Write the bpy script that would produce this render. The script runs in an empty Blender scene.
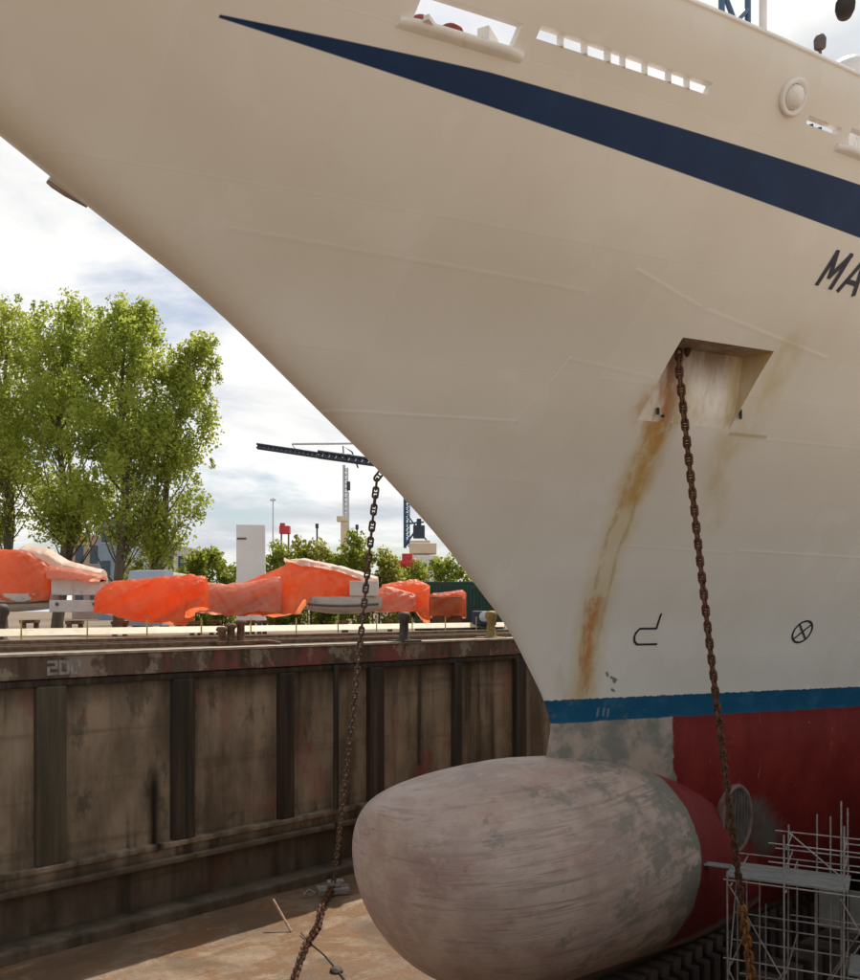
import bpy, bmesh, math, random
from mathutils import Vector, Matrix, noise as mnoise

PI = math.pi
sc = bpy.context.scene
COL = sc.collection

# ------------------------------------------------------------------ layout
# photograph-sized image plane (860 x 980), horizon row, focal length in pixels
F, CX, HY, EYE = 900.0, 430.0, 611.0, 1.5
TH = math.atan(907 / 900)                      # the dock runs along this heading
D = Vector((math.sin(TH), math.cos(TH), 0))    # along the dock, away from the camera
N = Vector((-math.cos(TH), math.sin(TH), 0))   # across the dock, to the far wall
ROTZ = PI / 2 - TH
P_SHIP, P_WALL = 14.0, 32.1
Z_FLOOR = -10.4


def W(s, p, z):
    v = D * s + N * p
    return Vector((v.x, v.y, z))


def at(px, py, Y):                              # a pixel at depth Y -> a world point
    return Vector(((px - CX) / F * Y, Y, EYE + (HY - py) / F * Y))


def on_floor(px, py, z=Z_FLOOR):
    return at(px, py, F * (EYE - z) / (py - HY))


# ------------------------------------------------------------------ object helpers
def tag(o, label=None, cat=None, group=None, kind=None):
    if label: o['label'] = label
    if cat: o['category'] = cat
    if group: o['group'] = group
    if kind: o['kind'] = kind
    return o


MATS_W = {}


def mworld(o):
    return MATS_W.get(o.name, Matrix.Identity(4))


def empty(name, loc, rz=0.0, parent=None):
    o = bpy.data.objects.new(name, None)
    COL.objects.link(o)
    o.empty_display_size = 0.2
    m = Matrix.Translation(Vector(loc)) @ Matrix.Rotation(rz, 4, 'Z')
    o.location = loc
    o.rotation_euler = (0, 0, rz)
    MATS_W[o.name] = m
    return o


class MB:
    """collects faces in world coordinates; build() makes ONE mesh object"""
    def __init__(self):
        self.v = []; self.f = []; self.mi = []; self.sm = []

    def add(self, vs, fs, mi=0, smooth=False):
        o = len(self.v)
        self.v += [Vector(q) for q in vs]
        for f in fs:
            self.f.append([i + o for i in f]); self.mi.append(mi); self.sm.append(smooth)

    def box(self, c, size, rz=0.0, mi=0, rot=None):
        m = rot if rot else Matrix.Rotation(rz, 3, 'Z')
        sx, sy, sz = size[0] / 2, size[1] / 2, size[2] / 2
        vs = [Vector(c) + m @ Vector((x, y, z)) for z in (-sz, sz) for y in (-sy, sy) for x in (-sx, sx)]
        self.add(vs, [(0, 2, 3, 1), (4, 5, 7, 6), (0, 1, 5, 4), (1, 3, 7, 5), (3, 2, 6, 7), (2, 0, 4, 6)], mi)

    def cbox(self, c, size, rz=0.0, ch=0.02, mi=0):     # chamfered box
        m = Matrix.Rotation(rz, 3, 'Z')
        b = bmesh.new()
        bmesh.ops.create_cube(b, size=1.0)
        for v in b.verts: v.co = Vector((v.co.x * size[0], v.co.y * size[1], v.co.z * size[2]))
        bmesh.ops.bevel(b, geom=b.edges[:], offset=ch, segments=2, affect='EDGES', profile=.6)
        b.verts.index_update()
        self.add([Vector(c) + m @ v.co for v in b.verts], [[v.index for v in f.verts] for f in b.faces], mi, False)
        b.free()

    def tube(self, pts, r, seg=8, mi=0, caps=True, smooth=True):
        pts = [Vector(p) for p in pts]
        n = len(pts)
        rs = r if isinstance(r, (list, tuple)) else [r] * n
        up = None; rings = []
        for i, p in enumerate(pts):
            t = (pts[min(i + 1, n - 1)] - pts[max(i - 1, 0)])
            if t.length < 1e-9: t = Vector((0, 0, 1))
            t.normalize()
            if up is None:
                a = Vector((0, 0, 1)) if abs(t.z) < .9 else Vector((1, 0, 0))
                up = (a - t * a.dot(t)).normalized()
            else:
                up = up - t * up.dot(t)
                up = up.normalized() if up.length > 1e-6 else t.orthogonal().normalized()
            w = t.cross(up)
            rings.append([p + (up * math.cos(2 * PI * k / seg) + w * math.sin(2 * PI * k / seg)) * rs[i] for k in range(seg)])
        o = [q for rg in rings for q in rg]
        fs = [(i * seg + k, i * seg + (k + 1) % seg, (i + 1) * seg + (k + 1) % seg, (i + 1) * seg + k) for i in range(n - 1) for k in range(seg)]
        self.add(o, fs, mi, smooth)
        if caps:
            self.add(rings[0], [tuple(range(seg))[::-1]], mi)
            self.add(rings[-1], [tuple(range(seg))], mi)

    def lathe(self, c, prof, seg=20, mi=0, axis=None):   # prof: (radius, height)
        c = Vector(c)
        z = Vector(axis).normalized() if axis else Vector((0, 0, 1))
        x = z.orthogonal().normalized(); y = z.cross(x)
        vs = [c + z * h + (x * math.cos(2 * PI * k / seg) + y * math.sin(2 * PI * k / seg)) * r for r, h in prof for k in range(seg)]
        fs = [(i * seg + k, i * seg + (k + 1) % seg, (i + 1) * seg + (k + 1) % seg, (i + 1) * seg + k) for i in range(len(prof) - 1) for k in range(seg)]
        self.add(vs, fs, mi, True)

    def build(self, name, mats, parent=None, loc=None, local=False, rz=0.0):
        me = bpy.data.meshes.new(name)
        if parent is not None and not local:
            inv = mworld(parent).inverted()
        elif parent is None:
            if loc is None:
                loc = Vector((sum(v.x for v in self.v) / len(self.v), sum(v.y for v in self.v) / len(self.v), min(v.z for v in self.v)))
            inv = (Matrix.Translation(Vector(loc)) @ Matrix.Rotation(rz, 4, 'Z')).inverted()
        else:
            inv = Matrix.Identity(4)
        me.from_pydata([inv @ v for v in self.v], [], self.f)
        if not isinstance(mats, (list, tuple)): mats = [mats]
        for m in mats: me.materials.append(m)
        me.polygons.foreach_set('material_index', self.mi)
        me.polygons.foreach_set('use_smooth', self.sm)
        me.update()
        b = bmesh.new(); b.from_mesh(me)
        if len(b.faces) < 40000:
            bmesh.ops.recalc_face_normals(b, faces=b.faces[:])
        b.to_mesh(me); b.free()
        o = bpy.data.objects.new(name, me)
        COL.objects.link(o)
        if parent is not None:
            o.parent = parent
            MATS_W[o.name] = mworld(parent).copy()
        else:
            o.location = loc; o.rotation_euler = (0, 0, rz)
            MATS_W[o.name] = Matrix.Translation(Vector(loc)) @ Matrix.Rotation(rz, 4, 'Z')
        return o


# ------------------------------------------------------------------ node helpers
class G:
    def __init__(self, name, use_nodes=True):
        self.m = bpy.data.materials.new(name); self.m.use_nodes = True
        self.nt = self.m.node_tree; self.nt.nodes.clear()
        self.out = self.nt.nodes.new('ShaderNodeOutputMaterial')
        self.b = self.nt.nodes.new('ShaderNodeBsdfPrincipled')
        self.nt.links.new(self.b.outputs[0], self.out.inputs[0])
        self._xyz = None; self._tc = None

    def link(self, a, inp):
        if hasattr(a, 'is_output'): self.nt.links.new(a, inp)
        else:
            if isinstance(a, (tuple, list)) and len(a) == 3 and inp.type == 'RGBA': a = (*a, 1)
            inp.default_value = a

    def math(self, op, a, b=0.0, c=0.0, clamp=False):
        n = self.nt.nodes.new('ShaderNodeMath'); n.operation = op; n.use_clamp = clamp
        self.link(a, n.inputs[0]); self.link(b, n.inputs[1])
        if op in ('MULTIPLY_ADD', 'SMOOTH_MIN', 'SMOOTH_MAX', 'COMPARE'): self.link(c, n.inputs[2])
        return n.outputs[0]

    def add(self, a, b): return self.math('ADD', a, b)
    def sub(self, a, b): return self.math('SUBTRACT', a, b)
    def mul(self, a, b): return self.math('MULTIPLY', a, b)
    def mx(self, a, b): return self.math('MAXIMUM', a, b)
    def mn(self, a, b): return self.math('MINIMUM', a, b)
    def absf(self, a): return self.math('ABSOLUTE', a)
    def inv(self, a): return self.math('SUBTRACT', 1.0, a)

    def ss(self, lo, hi, x, a=0.0, b=1.0):
        n = self.nt.nodes.new('ShaderNodeMapRange'); n.interpolation_type = 'SMOOTHSTEP'
        self.link(x, n.inputs['Value'])
        self.link(lo, n.inputs['From Min']); self.link(hi, n.inputs['From Max'])
        n.inputs['To Min'].default_value = a; n.inputs['To Max'].default_value = b
        return n.outputs[0]

    def tc(self):
        if not self._tc: self._tc = self.nt.nodes.new('ShaderNodeTexCoord')
        return self._tc.outputs['Object']

    def xyz(self):
        if not self._xyz:
            n = self.nt.nodes.new('ShaderNodeSeparateXYZ'); self.nt.links.new(self.tc(), n.inputs[0])
            self._xyz = n.outputs
        return self._xyz

    def noise(self, scale=1.0, stretch=(1, 1, 1), detail=4, rough=.55, dist=0.0, off=(0, 0, 0), col=False):
        mp = self.nt.nodes.new('ShaderNodeMapping'); self.nt.links.new(self.tc(), mp.inputs[0])
        mp.inputs['Scale'].default_value = stretch; mp.inputs['Location'].default_value = off
        n = self.nt.nodes.new('ShaderNodeTexNoise')
        n.inputs['Scale'].default_value = scale; n.inputs['Detail'].default_value = detail
        n.inputs['Roughness'].default_value = rough; n.inputs['Distortion'].default_value = dist
        self.nt.links.new(mp.outputs[0], n.inputs['Vector'])
        return n.outputs['Color' if col else 'Fac']

    def mix(self, fac, a, b):
        n = self.nt.nodes.new('ShaderNodeMix'); n.data_type = 'RGBA'
        self.link(fac, n.inputs[0])
        self.link(a, n.inputs[6]); self.link(b, n.inputs[7])
        return n.outputs[2]

    def bump(self, h, strength=.3, dist=.02):
        n = self.nt.nodes.new('ShaderNodeBump'); n.inputs['Strength'].default_value = strength; n.inputs['Distance'].default_value = dist
        self.link(h, n.inputs['Height']); self.nt.links.new(n.outputs[0], self.b.inputs['Normal'])

    def done(self, col=None, rough=.6, metal=0.0, spec=.5):
        if col is not None: self.link(col, self.b.inputs['Base Color'])
        self.link(rough, self.b.inputs['Roughness']); self.link(metal, self.b.inputs['Metallic'])
        self.b.inputs['Specular IOR Level'].default_value = spec
        return self.m

    def seg(self, ax, az, bx, bz, w, soft, X, Z):
        """mask round the segment (ax,az)-(bx,bz) in the X,Z plane"""
        dx, dz = bx - ax, bz - az; L2 = dx * dx + dz * dz
        t = self.math('ADD', self.mul(self.sub(X, ax), dx / L2), self.mul(self.sub(Z, az), dz / L2), clamp=True)
        ex = self.sub(self.sub(X, ax), self.mul(t, dx)); ez = self.sub(self.sub(Z, az), self.mul(t, dz))
        dd = self.math('SQRT', self.add(self.mul(ex, ex), self.mul(ez, ez)))
        return self.ss(w + soft, max(w - soft, 0), dd), t


def simple(name, col, var=.25, rough=.6, metal=0.0, scale=3.0, dirt=None, dirt_amt=.35, stretch=(1, 1, 1), bump=0.0, spec=.5):
    g = G(name)
    n = g.noise(scale, stretch, 5, .6)
    lo = tuple(c * (1 - var) for c in col); hi = tuple(min(1, c * (1 + var * .7)) for c in col)
    c = g.mix(g.ss(.3, .7, n), lo, hi)
    if dirt:
        d = g.noise(scale * .6, stretch, 6, .7, off=(7, 3, 1))
        c = g.mix(g.ss(.62 - dirt_amt * .3, .75, d), c, dirt)
    if bump: g.bump(g.noise(scale * 6, stretch, 5, .6, off=(2, 9, 4)), bump, .02)
    return g.done(c, rough, metal, spec)


# ------------------------------------------------------------------ materials
M = {}


GP = (24.6, -4.3, 25.6, -5.2)


def hull_material():
    g = G('hull_paint')
    o = g.xyz(); X, Z = o[0], o[2]
    n1 = g.noise(.35, (1, 1, 1), 4, .5)
    n2 = g.noise(1.6, (1, 1, .35), 6, .65, off=(3, 1, 5))
    white = g.mix(g.ss(.3, .7, n1), (.71, .685, .615), (.755, .735, .68))
    white = g.mix(g.mul(g.ss(.55, .8, n2), .25), white, (.66, .62, .52))
    # run-down streaks of grime
    st = g.noise(2.2, (1, 1, .08), 5, .6, off=(4, 4, 4))
    white = g.mix(g.mul(g.ss(.6, .8, st), .16), white, (.5, .45, .33))
    cx = g.math('FLOOR', g.add(g.mul(X, 1 / 4.7), .61)); cz = g.math('FLOOR', g.add(g.mul(Z, 1 / 2.05), .87))
    wn = g.nt.nodes.new('ShaderNodeTexWhiteNoise'); wn.noise_dimensions = '2D'
    cmb = g.nt.nodes.new('ShaderNodeCombineXYZ'); g.nt.links.new(cx, cmb.inputs[0]); g.nt.links.new(cz, cmb.inputs[1]); g.nt.links.new(cmb.outputs[0], wn.inputs['Vector'])
    white = g.mix(g.mul(wn.outputs['Value'], .22), white, (.60, .56, .49))
    rp = g.noise(.8, (1, 1, .6), 3, .5, off=(31, 4, 4))
    white = g.mix(g.mul(g.ss(.60, .62, rp), .18), white, (.82, .80, .76))
    # plating butts and seams, faint
    for (src, per, off, wd, k_) in ((Z, 2.05, .37, .006, .13), (X, 4.7, .11, .003, .10), (Z, 2.05, .385, .010, .05)):
        fz = g.absf(g.sub(g.math('FRACT', g.add(g.mul(src, 1 / per), off)), .5))
        lm = g.ss(wd, wd * .3, fz)
        white = g.mix(g.mul(lm, k_), white, (.88, .86, .8) if wd < .008 else (.4, .36, .3))
    # plating seams
    seams = [(8, 5.35, 14.64, 5.51), (14.64, 5.51, 15.07, 6.71), (15.07, 6.71, 17.1, 6.55), (14.64, 5.51, 15.38, 8.24),
             (15.38, 8.24, 17.2, 7.85), (17.4, 7.82, 21.1, 7.35), (19.7, 5.6, 25, 5.6), (21.8, 3.06, 27, 2.95), (18.5, 3.1, 21.6, 3.0), (8.2, 7.9, 14.6, 7.8)]
    for i, (a, b, c, d) in enumerate(seams):
        m, _ = g.seg(a, b, c, d, .022, .016, X, Z)
        strong = .6 if i in (0, 1, 4, 5, 7) else .25
        white = g.mix(g.mul(m, strong), white, (.86, .84, .79))
        m2, _ = g.seg(a, b - .05, c, d - .05, .03, .03, X, Z)  # darker line just below each seam: its shadow put into the paint
        white = g.mix(g.mul(m2, .10), white, (.42, .38, .3))
    # rust run from the lower corner of the anchor pocket to the boot stripe
    wob = g.mul(g.sub(g.noise(2.5, (1, 1, .4), 4, .6, off=(1, 8, 2)), .5), .35)
    Xr = g.add(X, wob)
    rn = g.noise(3.5, (1, 1, .16), 6, .7, off=(6, 2, 9))
    m, t = g.seg(17.78, 5.9, 18.95, -.75, .36, .28, Xr, Z)
    amt = g.mul(m, g.ss(.18, .5, rn, .35, 1.0))
    amt = g.mul(amt, g.add(.62, g.mul(g.absf(g.sub(t, .45)), .5)))
    white = g.mix(g.math('MULTIPLY', amt, .85, clamp=True), white, (.60, .48, .24))
    m, t = g.seg(17.6, 5.6, 19.5, 5.6, .3, .3, X, Z)  # white band under the pocket: brightness of its upward-facing bottom, painted on
    white = g.mix(g.mul(m, .6), white, (.80, .79, .76))
    for (a_, b_, c_, d_, w_, k_) in ((17.62, 5.6, 18.72, -.3, .05, .6), (18.0, 5.5, 19.12, -.2, .045, .5)):
        m, t = g.seg(a_, b_, c_, d_, w_, w_ * .9, Xr, Z)
        white = g.mix(g.mul(m, g.mul(g.ss(.35, .6, rn), k_)), white, (.40, .27, .11))
    m, t = g.seg(18.45, 1.7, 18.98, -.55, .17, .15, Xr, Z)
    white = g.mix(g.mul(m, g.ss(.34, .58, rn, .25, .95)), white, (.47, .21, .06))
    m, t = g.seg(17.85, 5.75, 18.15, 4.2, .26, .24, Xr, Z)
    white = g.mix(g.mul(m, g.ss(.3, .6, rn, .3, .85)), white, (.48, .29, .08))
    # yellowish weeping on the after side of the pocket and beside the chain
    m, t = g.seg(19.95, 7.3, 20.1, 5.6, .33, .32, Xr, Z)
    white = g.mix(g.mul(m, g.ss(.25, .7, n2, 0.0, .62)), white, (.52, .42, .17))
    m, t = g.seg(19.6, 5.5, 20.6, 3.7, .26, .26, Xr, Z)
    white = g.mix(g.mul(m, g.ss(.3, .7, n2, 0.0, .55)), white, (.52, .42, .18))
    m, t = g.seg(19.72, 5.62, 20.7, 5.62, .035, .03, X, Z)
    white = g.mix(g.mul(m, .6), white, (.36, .3, .13))
    m, t = g.seg(17.3, 6.1, 17.9, 5.5, .28, .28, Xr, Z)
    white = g.mix(g.mul(m, g.ss(.3, .62, rn, 0, .8)), white, (.5, .27, .07))
    # stains at the forefoot
    m, t = g.seg(18.2, .4, 18.7, -.7, .35, .35, Xr, Z)
    white = g.mix(g.mul(m, g.ss(.4, .75, n2, 0, .6)), white, (.5, .33, .2))
    # navy wedge along the bow
    up = g.ss(10.255, 10.275, g.sub(Z, g.mul(g.math('MINIMUM', g.sub(X, 11.0), 0.0), .035)))
    lo = g.ss(-.01, .01, g.sub(Z, g.add(10.09, g.mul(g.sub(X, 7.05), -.0492))))
    navy = g.mul(g.inv(up), lo)
    navy = g.mul(navy, g.ss(7.0, 7.02, X))
    nv = g.mix(g.ss(.4, .7, n2), (.0008, .024, .088), (.0015, .033, .11))
    col = g.mix(navy, white, nv)
    # boot stripe
    en = g.mul(g.sub(g.noise(7, (1, 1, 1), 5, .7, off=(5, 5, 2)), .5), .12)
    eb = g.mul(g.sub(g.noise(1.8, (1, 1, 1), 6, .7, off=(9, 5, 2)), .5), .3)
    Zs = g.add(Z, en)
    sfw = g.ss(22.5, 19.5, X)
    blue_top = g.ss(-.735, -.755, Zs)
    bl = g.mix(g.ss(.45, .75, g.noise(1.4, (1, 1, 1.5), 6, .7, off=(2, 2, 7))), (.008, .085, .17), (.03, .13, .22))
    worn = g.mul(g.ss(.56, .7, g.noise(2.6, (1, 1, 1), 6, .75, off=(12, 0, 3))), g.mul(sfw, .75))
    bl = g.mix(worn, bl, (.16, .17, .16))
    col = g.mix(blue_top, col, bl)
    # primer and bare patches below
    pn = g.noise(.85, (1, 1, 1), 5, .6, off=(2.2, 0, 6.1))
    prim = g.mix(g.ss(.42, .58, pn), (.40, .32, .26), (.19, .19, .16))
    prim = g.mix(g.ss(.62, .8, g.noise(5, (1, 1, .5), 6, .7)), prim, (.47, .40, .34))
    below = g.ss(-1.33, -1.37, g.add(Z, g.mul(eb, .45)))
    # red antifouling
    rd = g.mix(g.ss(.4, .7, g.noise(1.1, (1, 1, .5), 6, .65, off=(1, 1, 1))), (.16, .013, .011), (.215, .022, .016))
    rd = g.mix(g.mul(g.ss(.66, .72, g.noise(3.2, (1, 1, 1), 5, .7, off=(3, 7, 1))), .65), rd, (.3, .15, .125))
    scr = g.noise(6, (1, 1, .25), 4, .6, dist=1.2, off=(0, 3, 0))
    rd = g.mix(g.mul(g.ss(.68, .72, scr), .5), rd, (.34, .2, .17))
    fr = g.add(X, g.mul(g.sub(g.noise(1.5, (1, 1, 1), 5, .6, off=(8, 8, 8)), .5), .5))
    edge = g.add(21.75, g.mul(g.math('MAXIMUM', g.sub(-2.5, Z), 0.0), .1))
    redm = g.ss(g.sub(edge, .03), g.add(edge, .03), fr)
    pm, _ = g.seg(GP[0], GP[1], GP[2], GP[3], .42, .3, g.add(X, g.mul(g.sub(scr, .5), 1.2)), Z)
    rd = g.mix(g.mul(pm, g.ss(.3, .5, pn, .35, .9)), rd, (.13, .14, .12))
    low = g.mix(redm, prim, rd)
    kg = g.ss(-7.75, -7.95, g.add(Z, eb))
    low = g.mix(kg, low, (.22, .18, .165))
    col = g.mix(below, col, low)
    # draught marks worn to illegible ticks
    for (a, b, c, d) in ((19.44, -.08, 19.5, -.16), (19.6, -.2, 19.78, -.28), (19.7, -.3, 19.76, -.34), (19.72, -.52, 19.8, -.57)):
        m, _ = g.seg(a, b, c, d, .03, .02, X, Z)
        col = g.mix(g.mul(m, .8), col, (.06, .06, .07))
    for (a, b, c, d) in ((19.45, -1.02, 19.45, -1.2), (19.62, -1.02, 19.62, -1.2), (19.75, -1.05, 19.75, -1.22)):
        m, _ = g.seg(a, b, c, d, .03, .02, X, Z)
        col = g.mix(g.mul(m, .5), col, (.3, .33, .34))
    h = g.add(g.noise(.9, (1, 1, 1), 2, .5, off=(4, 0, 0)), g.mul(n2, .05))
    g.bump(h, .4, .06)
    rough = g.mix(below, (.42, .42, .42), (.6, .6, .6))
    return g.done(col, rough, 0.0, .28)


def bulb_material():
    g = G('blasted_bulb_paint')
    o = g.xyz(); X, Z = o[0], o[2]
    a = g.noise(.7, (1, 1, 1), 5, .6)
    b = g.noise(1.5, (.16, 1, 1.6), 7, .72, off=(3, 3, 0))
    f = g.noise(9, (.5, 1, 1), 6, .7, off=(1, 0, 4))
    c = g.mix(g.ss(.3, .7, a), (.38, .285, .24), (.56, .445, .37))
    c = g.mix(g.mul(g.ss(.45, .75, b), .7), c, (.56, .485, .41))
    c = g.mix(g.mul(g.ss(.55, .8, f), .5), c, (.24, .195, .17))
    # pinkish primer showing through
    p = g.noise(.8, (1, 1, 1.5), 6, .65, off=(5, 2, 8))
    c = g.mix(g.mul(g.ss(.5, .68, p), .5), c, (.42, .235, .205))
    # scrape lines along the bulb
    ln = g.noise(1.0, (.10, .2, 5.5), 3, .55, dist=.12, off=(0, 1, 0))
    ln2 = g.ss(.03, .0, g.absf(g.sub(ln, .5)))
    msk = g.mul(g.ss(12.5, 15, X), g.mul(g.ss(-5.4, -4.6, Z), g.ss(-2.4, -2.9, Z)))
    c = g.mix(g.mul(g.mul(ln2, msk), g.ss(.3, .7, a, .2, .6)), c, (.18, .135, .115))
    hs = g.noise(1.6, (.12, .6, 5.0), 6, .7, dist=.15, off=(7, 7, 0))
    c = g.mix(g.mul(g.ss(.52, .66, hs), .45), c, (.22, .165, .155))
    mv = g.noise(.9, (.7, 1, 1), 5, .65, off=(17, 2, 5))
    c = g.mix(g.mul(g.ss(.5, .64, mv), .45), c, (.38, .265, .24))
    # grey-green patches, thicker aft
    gn = g.noise(1.15, (.75, 1, 1.35), 7, .72, off=(9, 1, 3))
    bias = g.ss(13.5, 22, X, 0, .2)
    gg = g.ss(.60, .70, g.add(gn, bias))
    c = g.mix(g.mul(gg, .72), c, (.20, .20, .165))
    scuff = g.noise(2.4, (.45, 1, 1.2), 6, .75, dist=.8, off=(1, 4, 2))
    c = g.mix(g.mul(g.ss(.6, .7, scuff), .55), c, (.17, .15, .13))
    fw = g.noise(2.0, (.3, 1, 1.4), 7, .75, dist=.4, off=(14, 2, 2))
    c = g.mix(g.mul(g.ss(.54, .66, fw), .5), c, (.60, .50, .43))
    # antifouling from the after end, with a curved hand-cut edge
    fr = g.add(X, g.mul(g.sub(g.noise(1.2, (1, 1, 1), 4, .6, off=(8, 8, 8)), .5), .35))
    zc = g.add(Z, 4.4)
    edge = g.sub(21.35, g.mul(g.mul(zc, zc), .085))
    bw = g.add(.1, g.mul(g.ss(.4, .62, gn), 1.5))
    band = g.ss(g.sub(edge, bw), g.sub(edge, g.mul(bw, .7)), fr)
    c = g.mix(g.mul(band, g.ss(.3, .6, f, .45, .85)), c, (.20, .20, .165))
    rd = g.mix(g.ss(.4, .7, g.noise(1.1, (1, 1, .5), 6, .65)), (.165, .016, .013), (.225, .03, .022))
    rd = g.mix(g.mul(g.ss(-3.2, -2.9, Z), g.ss(.4, .6, b)), rd, (.25, .085, .075))  # pinker upper part of the red: a sheen painted in
    redm = g.ss(g.sub(edge, .03), g.add(edge, .03), fr)
    c = g.mix(redm, c, rd)
    kg = g.ss(-7.1, -7.5, g.add(Z, g.mul(g.sub(a, .5), .5)))
    c = g.mix(kg, c, (.3, .24, .21))
    g.bump(g.add(g.add(f, b), g.mul(ln2, -.3)), .3, .03)
    return g.done(c, .62, 0, .35)


def wall_material():
    g = G('stained_dock_concrete')
    o = g.xyz(); X, Z = o[0], o[2]
    a = g.noise(.5, (1, 1, .4), 6, .62)
    v = g.noise(1.1, (1, 1, .07), 6, .65, off=(3, 0, 0))
    v2 = g.noise(.45, (1, 1, .05), 4, .6, off=(9, 0, 4))
    f = g.noise(7, (1, 1, 1), 6, .7)
    c = g.mix(g.ss(.34, .66, a), (.15, .118, .082), (.385, .315, .23))
    c = g.mix(g.mul(g.ss(.5, .68, v), .5), c, (.075, .058, .04))
    c = g.mix(g.mul(g.ss(.55, .65, v2), .85), c, (.03, .026, .019))
    c = g.mix(g.mul(g.ss(.5, .75, f), .35), c, (.27, .215, .155))
    # horizontal tide bands
    tb = g.noise(.9, (.05, 1, 1.3), 5, .6, off=(2, 2, 2))
    c = g.mix(g.mul(g.ss(.55, .7, tb), .5), c, (.10, .078, .052))
    # moss green
    mg = g.noise(.5, (1, 1, .3), 5, .65, off=(6, 6, 1))
    c = g.mix(g.mul(g.ss(.55, .75, mg), .45), c, (.085, .085, .04))
    # pinkish red antifouling overspray
    bk = g.noise(.8, (1, 1, .5), 7, .72, off=(21, 4, 3))
    c = g.mix(g.mul(g.ss(.56, .66, bk), .55), c, (.05, .042, .03))
    rs = g.noise(.42, (1, 1, .8), 6, .68, off=(.6, 4, 3.4))
    c = g.mix(g.mul(g.ss(.58, .68, rs), .65), c, (.28, .10, .08))
    sm, st_ = g.seg(17.0, -4.0, 17.0, -7.6, .2, .2, g.add(X, g.mul(g.sub(v, .5), .35)), Z)
    c = g.mix(g.mul(sm, g.ss(.0, .4, st_)), c, (.02, .017, .013))
    sn = g.noise(2.2, (1, 1, .7), 6, .75, off=(4, 9, 2))
    Xn, Zn = g.add(X, g.mul(g.sub(sn, .5), 1.6)), g.add(Z, g.mul(g.sub(f, .5), .9))
    for (a_, b_, c_, d_, w_, k_) in ((20.3, -2.6, 20.1, -3.2, .22, .75), (24.2, -5.0, 25.0, -6.4, .5, .6), (12.2, -1.5, 12.5, -2.0, .28, .8), (18.8, -1.4, 18.9, -2.0, .2, .7),
                                     (38.4, -1.3, 38.0, -3.2, .45, .55), (21.2, -6.2, 21.6, -7.0, .3, .3), (29.8, -3.4, 29.6, -5.6, .2, .4)):
        pm, _ = g.seg(a_, b_, c_, d_, w_, w_ * .8, Xn, Zn)
        c = g.mix(g.mul(g.mul(pm, g.ss(.35, .6, sn, .35, 1.0)), k_), c, (.37, .175, .145))
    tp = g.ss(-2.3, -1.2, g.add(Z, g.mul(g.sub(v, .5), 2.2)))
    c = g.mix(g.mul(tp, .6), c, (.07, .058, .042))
    # darker toward the foot
    ft = g.ss(-7.4, -8.3, g.add(Z, g.mul(g.sub(a, .5), 1.5)))
    c = g.mix(g.mul(ft, .6), c, (.055, .045, .034))
    g.bump(g.add(f, g.mul(v, .7)), .5, .03)
    return g.done(c, .85, 0, .25)


def coping_material():
    g = G('painted_coping_steel')
    v = g.noise(1.4, (1, 1, .12), 5, .65)
    a = g.noise(.9, (.7, 1, .5), 6, .7, off=(3, 1, 1))
    b = g.noise(.75, (.8, 1, .6), 6, .7, off=(8, 3, 5))
    c = g.mix(g.ss(.3, .7, v), (.08, .056, .042), (.18, .13, .095))
    c = g.mix(g.mul(g.ss(.5, .58, a), .8), c, (.27, .085, .075))
    c = g.mix(g.mul(g.ss(.53, .6, b), .75), c, (.36, .32, .25))
    k = g.noise(1.3, (.8, 1, .7), 5, .7, off=(1, 7, 5))
    c = g.mix(g.mul(g.ss(.58, .66, k), .8), c, (.025, .026, .03))
    g.bump(g.add(v, a), .4, .03)
    return g.done(c, .75, 0, .3)


def floor_material():
    g = G('silty_dock_floor')
    a = g.noise(.22, (1, 1, 1), 6, .65, dist=.4)
    b = g.noise(.7, (.6, 1, 1), 8, .68, dist=.5, off=(4, 4, 4))
    f = g.noise(6, (1, 1, 1), 6, .7)
    c = g.mix(g.ss(.38, .62, a), (.16, .10, .06), (.34, .245, .165))
    c = g.mix(g.mul(g.ss(.48, .55, b), .8), c, (.21, .108, .048))
    c = g.mix(g.mul(g.ss(.6, .7, g.noise(.6, (.7, 1, 1), 8, .72, dist=.5, off=(1, 7, 1))), .8), c, (.14, .1, .065))
    c = g.mix(g.mul(g.ss(.55, .72, g.noise(1.1, (.7, 1, 1), 8, .75, dist=.4, off=(11, 7, 1))), .65), c, (.43, .345, .25))
    c = g.mix(g.mul(g.ss(.56, .7, g.noise(.9, (.5, 1, 1), 6, .7, off=(21, 3, 1))), .5), c, (.17, .15, .09))
    c = g.mix(g.mul(g.ss(.5, .7, f), .5), c, (.13, .09, .055))
    c = g.mix(g.mul(g.ss(.66, .7, g.noise(3.2, (1, 1, 1), 5, .7, off=(2, 8, 8))), .7), c, (.09, .06, .04))
    wet = g.ss(.5, .62, g.noise(.3, (.5, 1, 1), 5, .6, dist=1, off=(2, 3, 9)))
    g.bump(g.add(g.mul(b, 1.5), f), .9, .09)
    return g.done(c, g.mix(wet, (.8, .8, .8), (.42, .42, .42)), 0, .35)


def ground_material():
    g = G('dusty_quay_ground')
    a = g.noise(.12, (1, 1, 1), 6, .6)
    f = g.noise(3, (1, 1, 1), 6, .7)
    c = g.mix(g.ss(.3, .7, a), (.17, .125, .09), (.27, .21, .15))
    c = g.mix(g.mul(g.ss(.5, .7, f), .5), c, (.11, .085, .065))
    gr = g.noise(.09, (1, 1, 1), 5, .65, off=(5, 2, 0))
    c = g.mix(g.mul(g.ss(.55, .62, gr), .6), c, (.09, .095, .035))
    g.bump(f, .3, .03)
    return g.done(c, .9, 0, .2)


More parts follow.
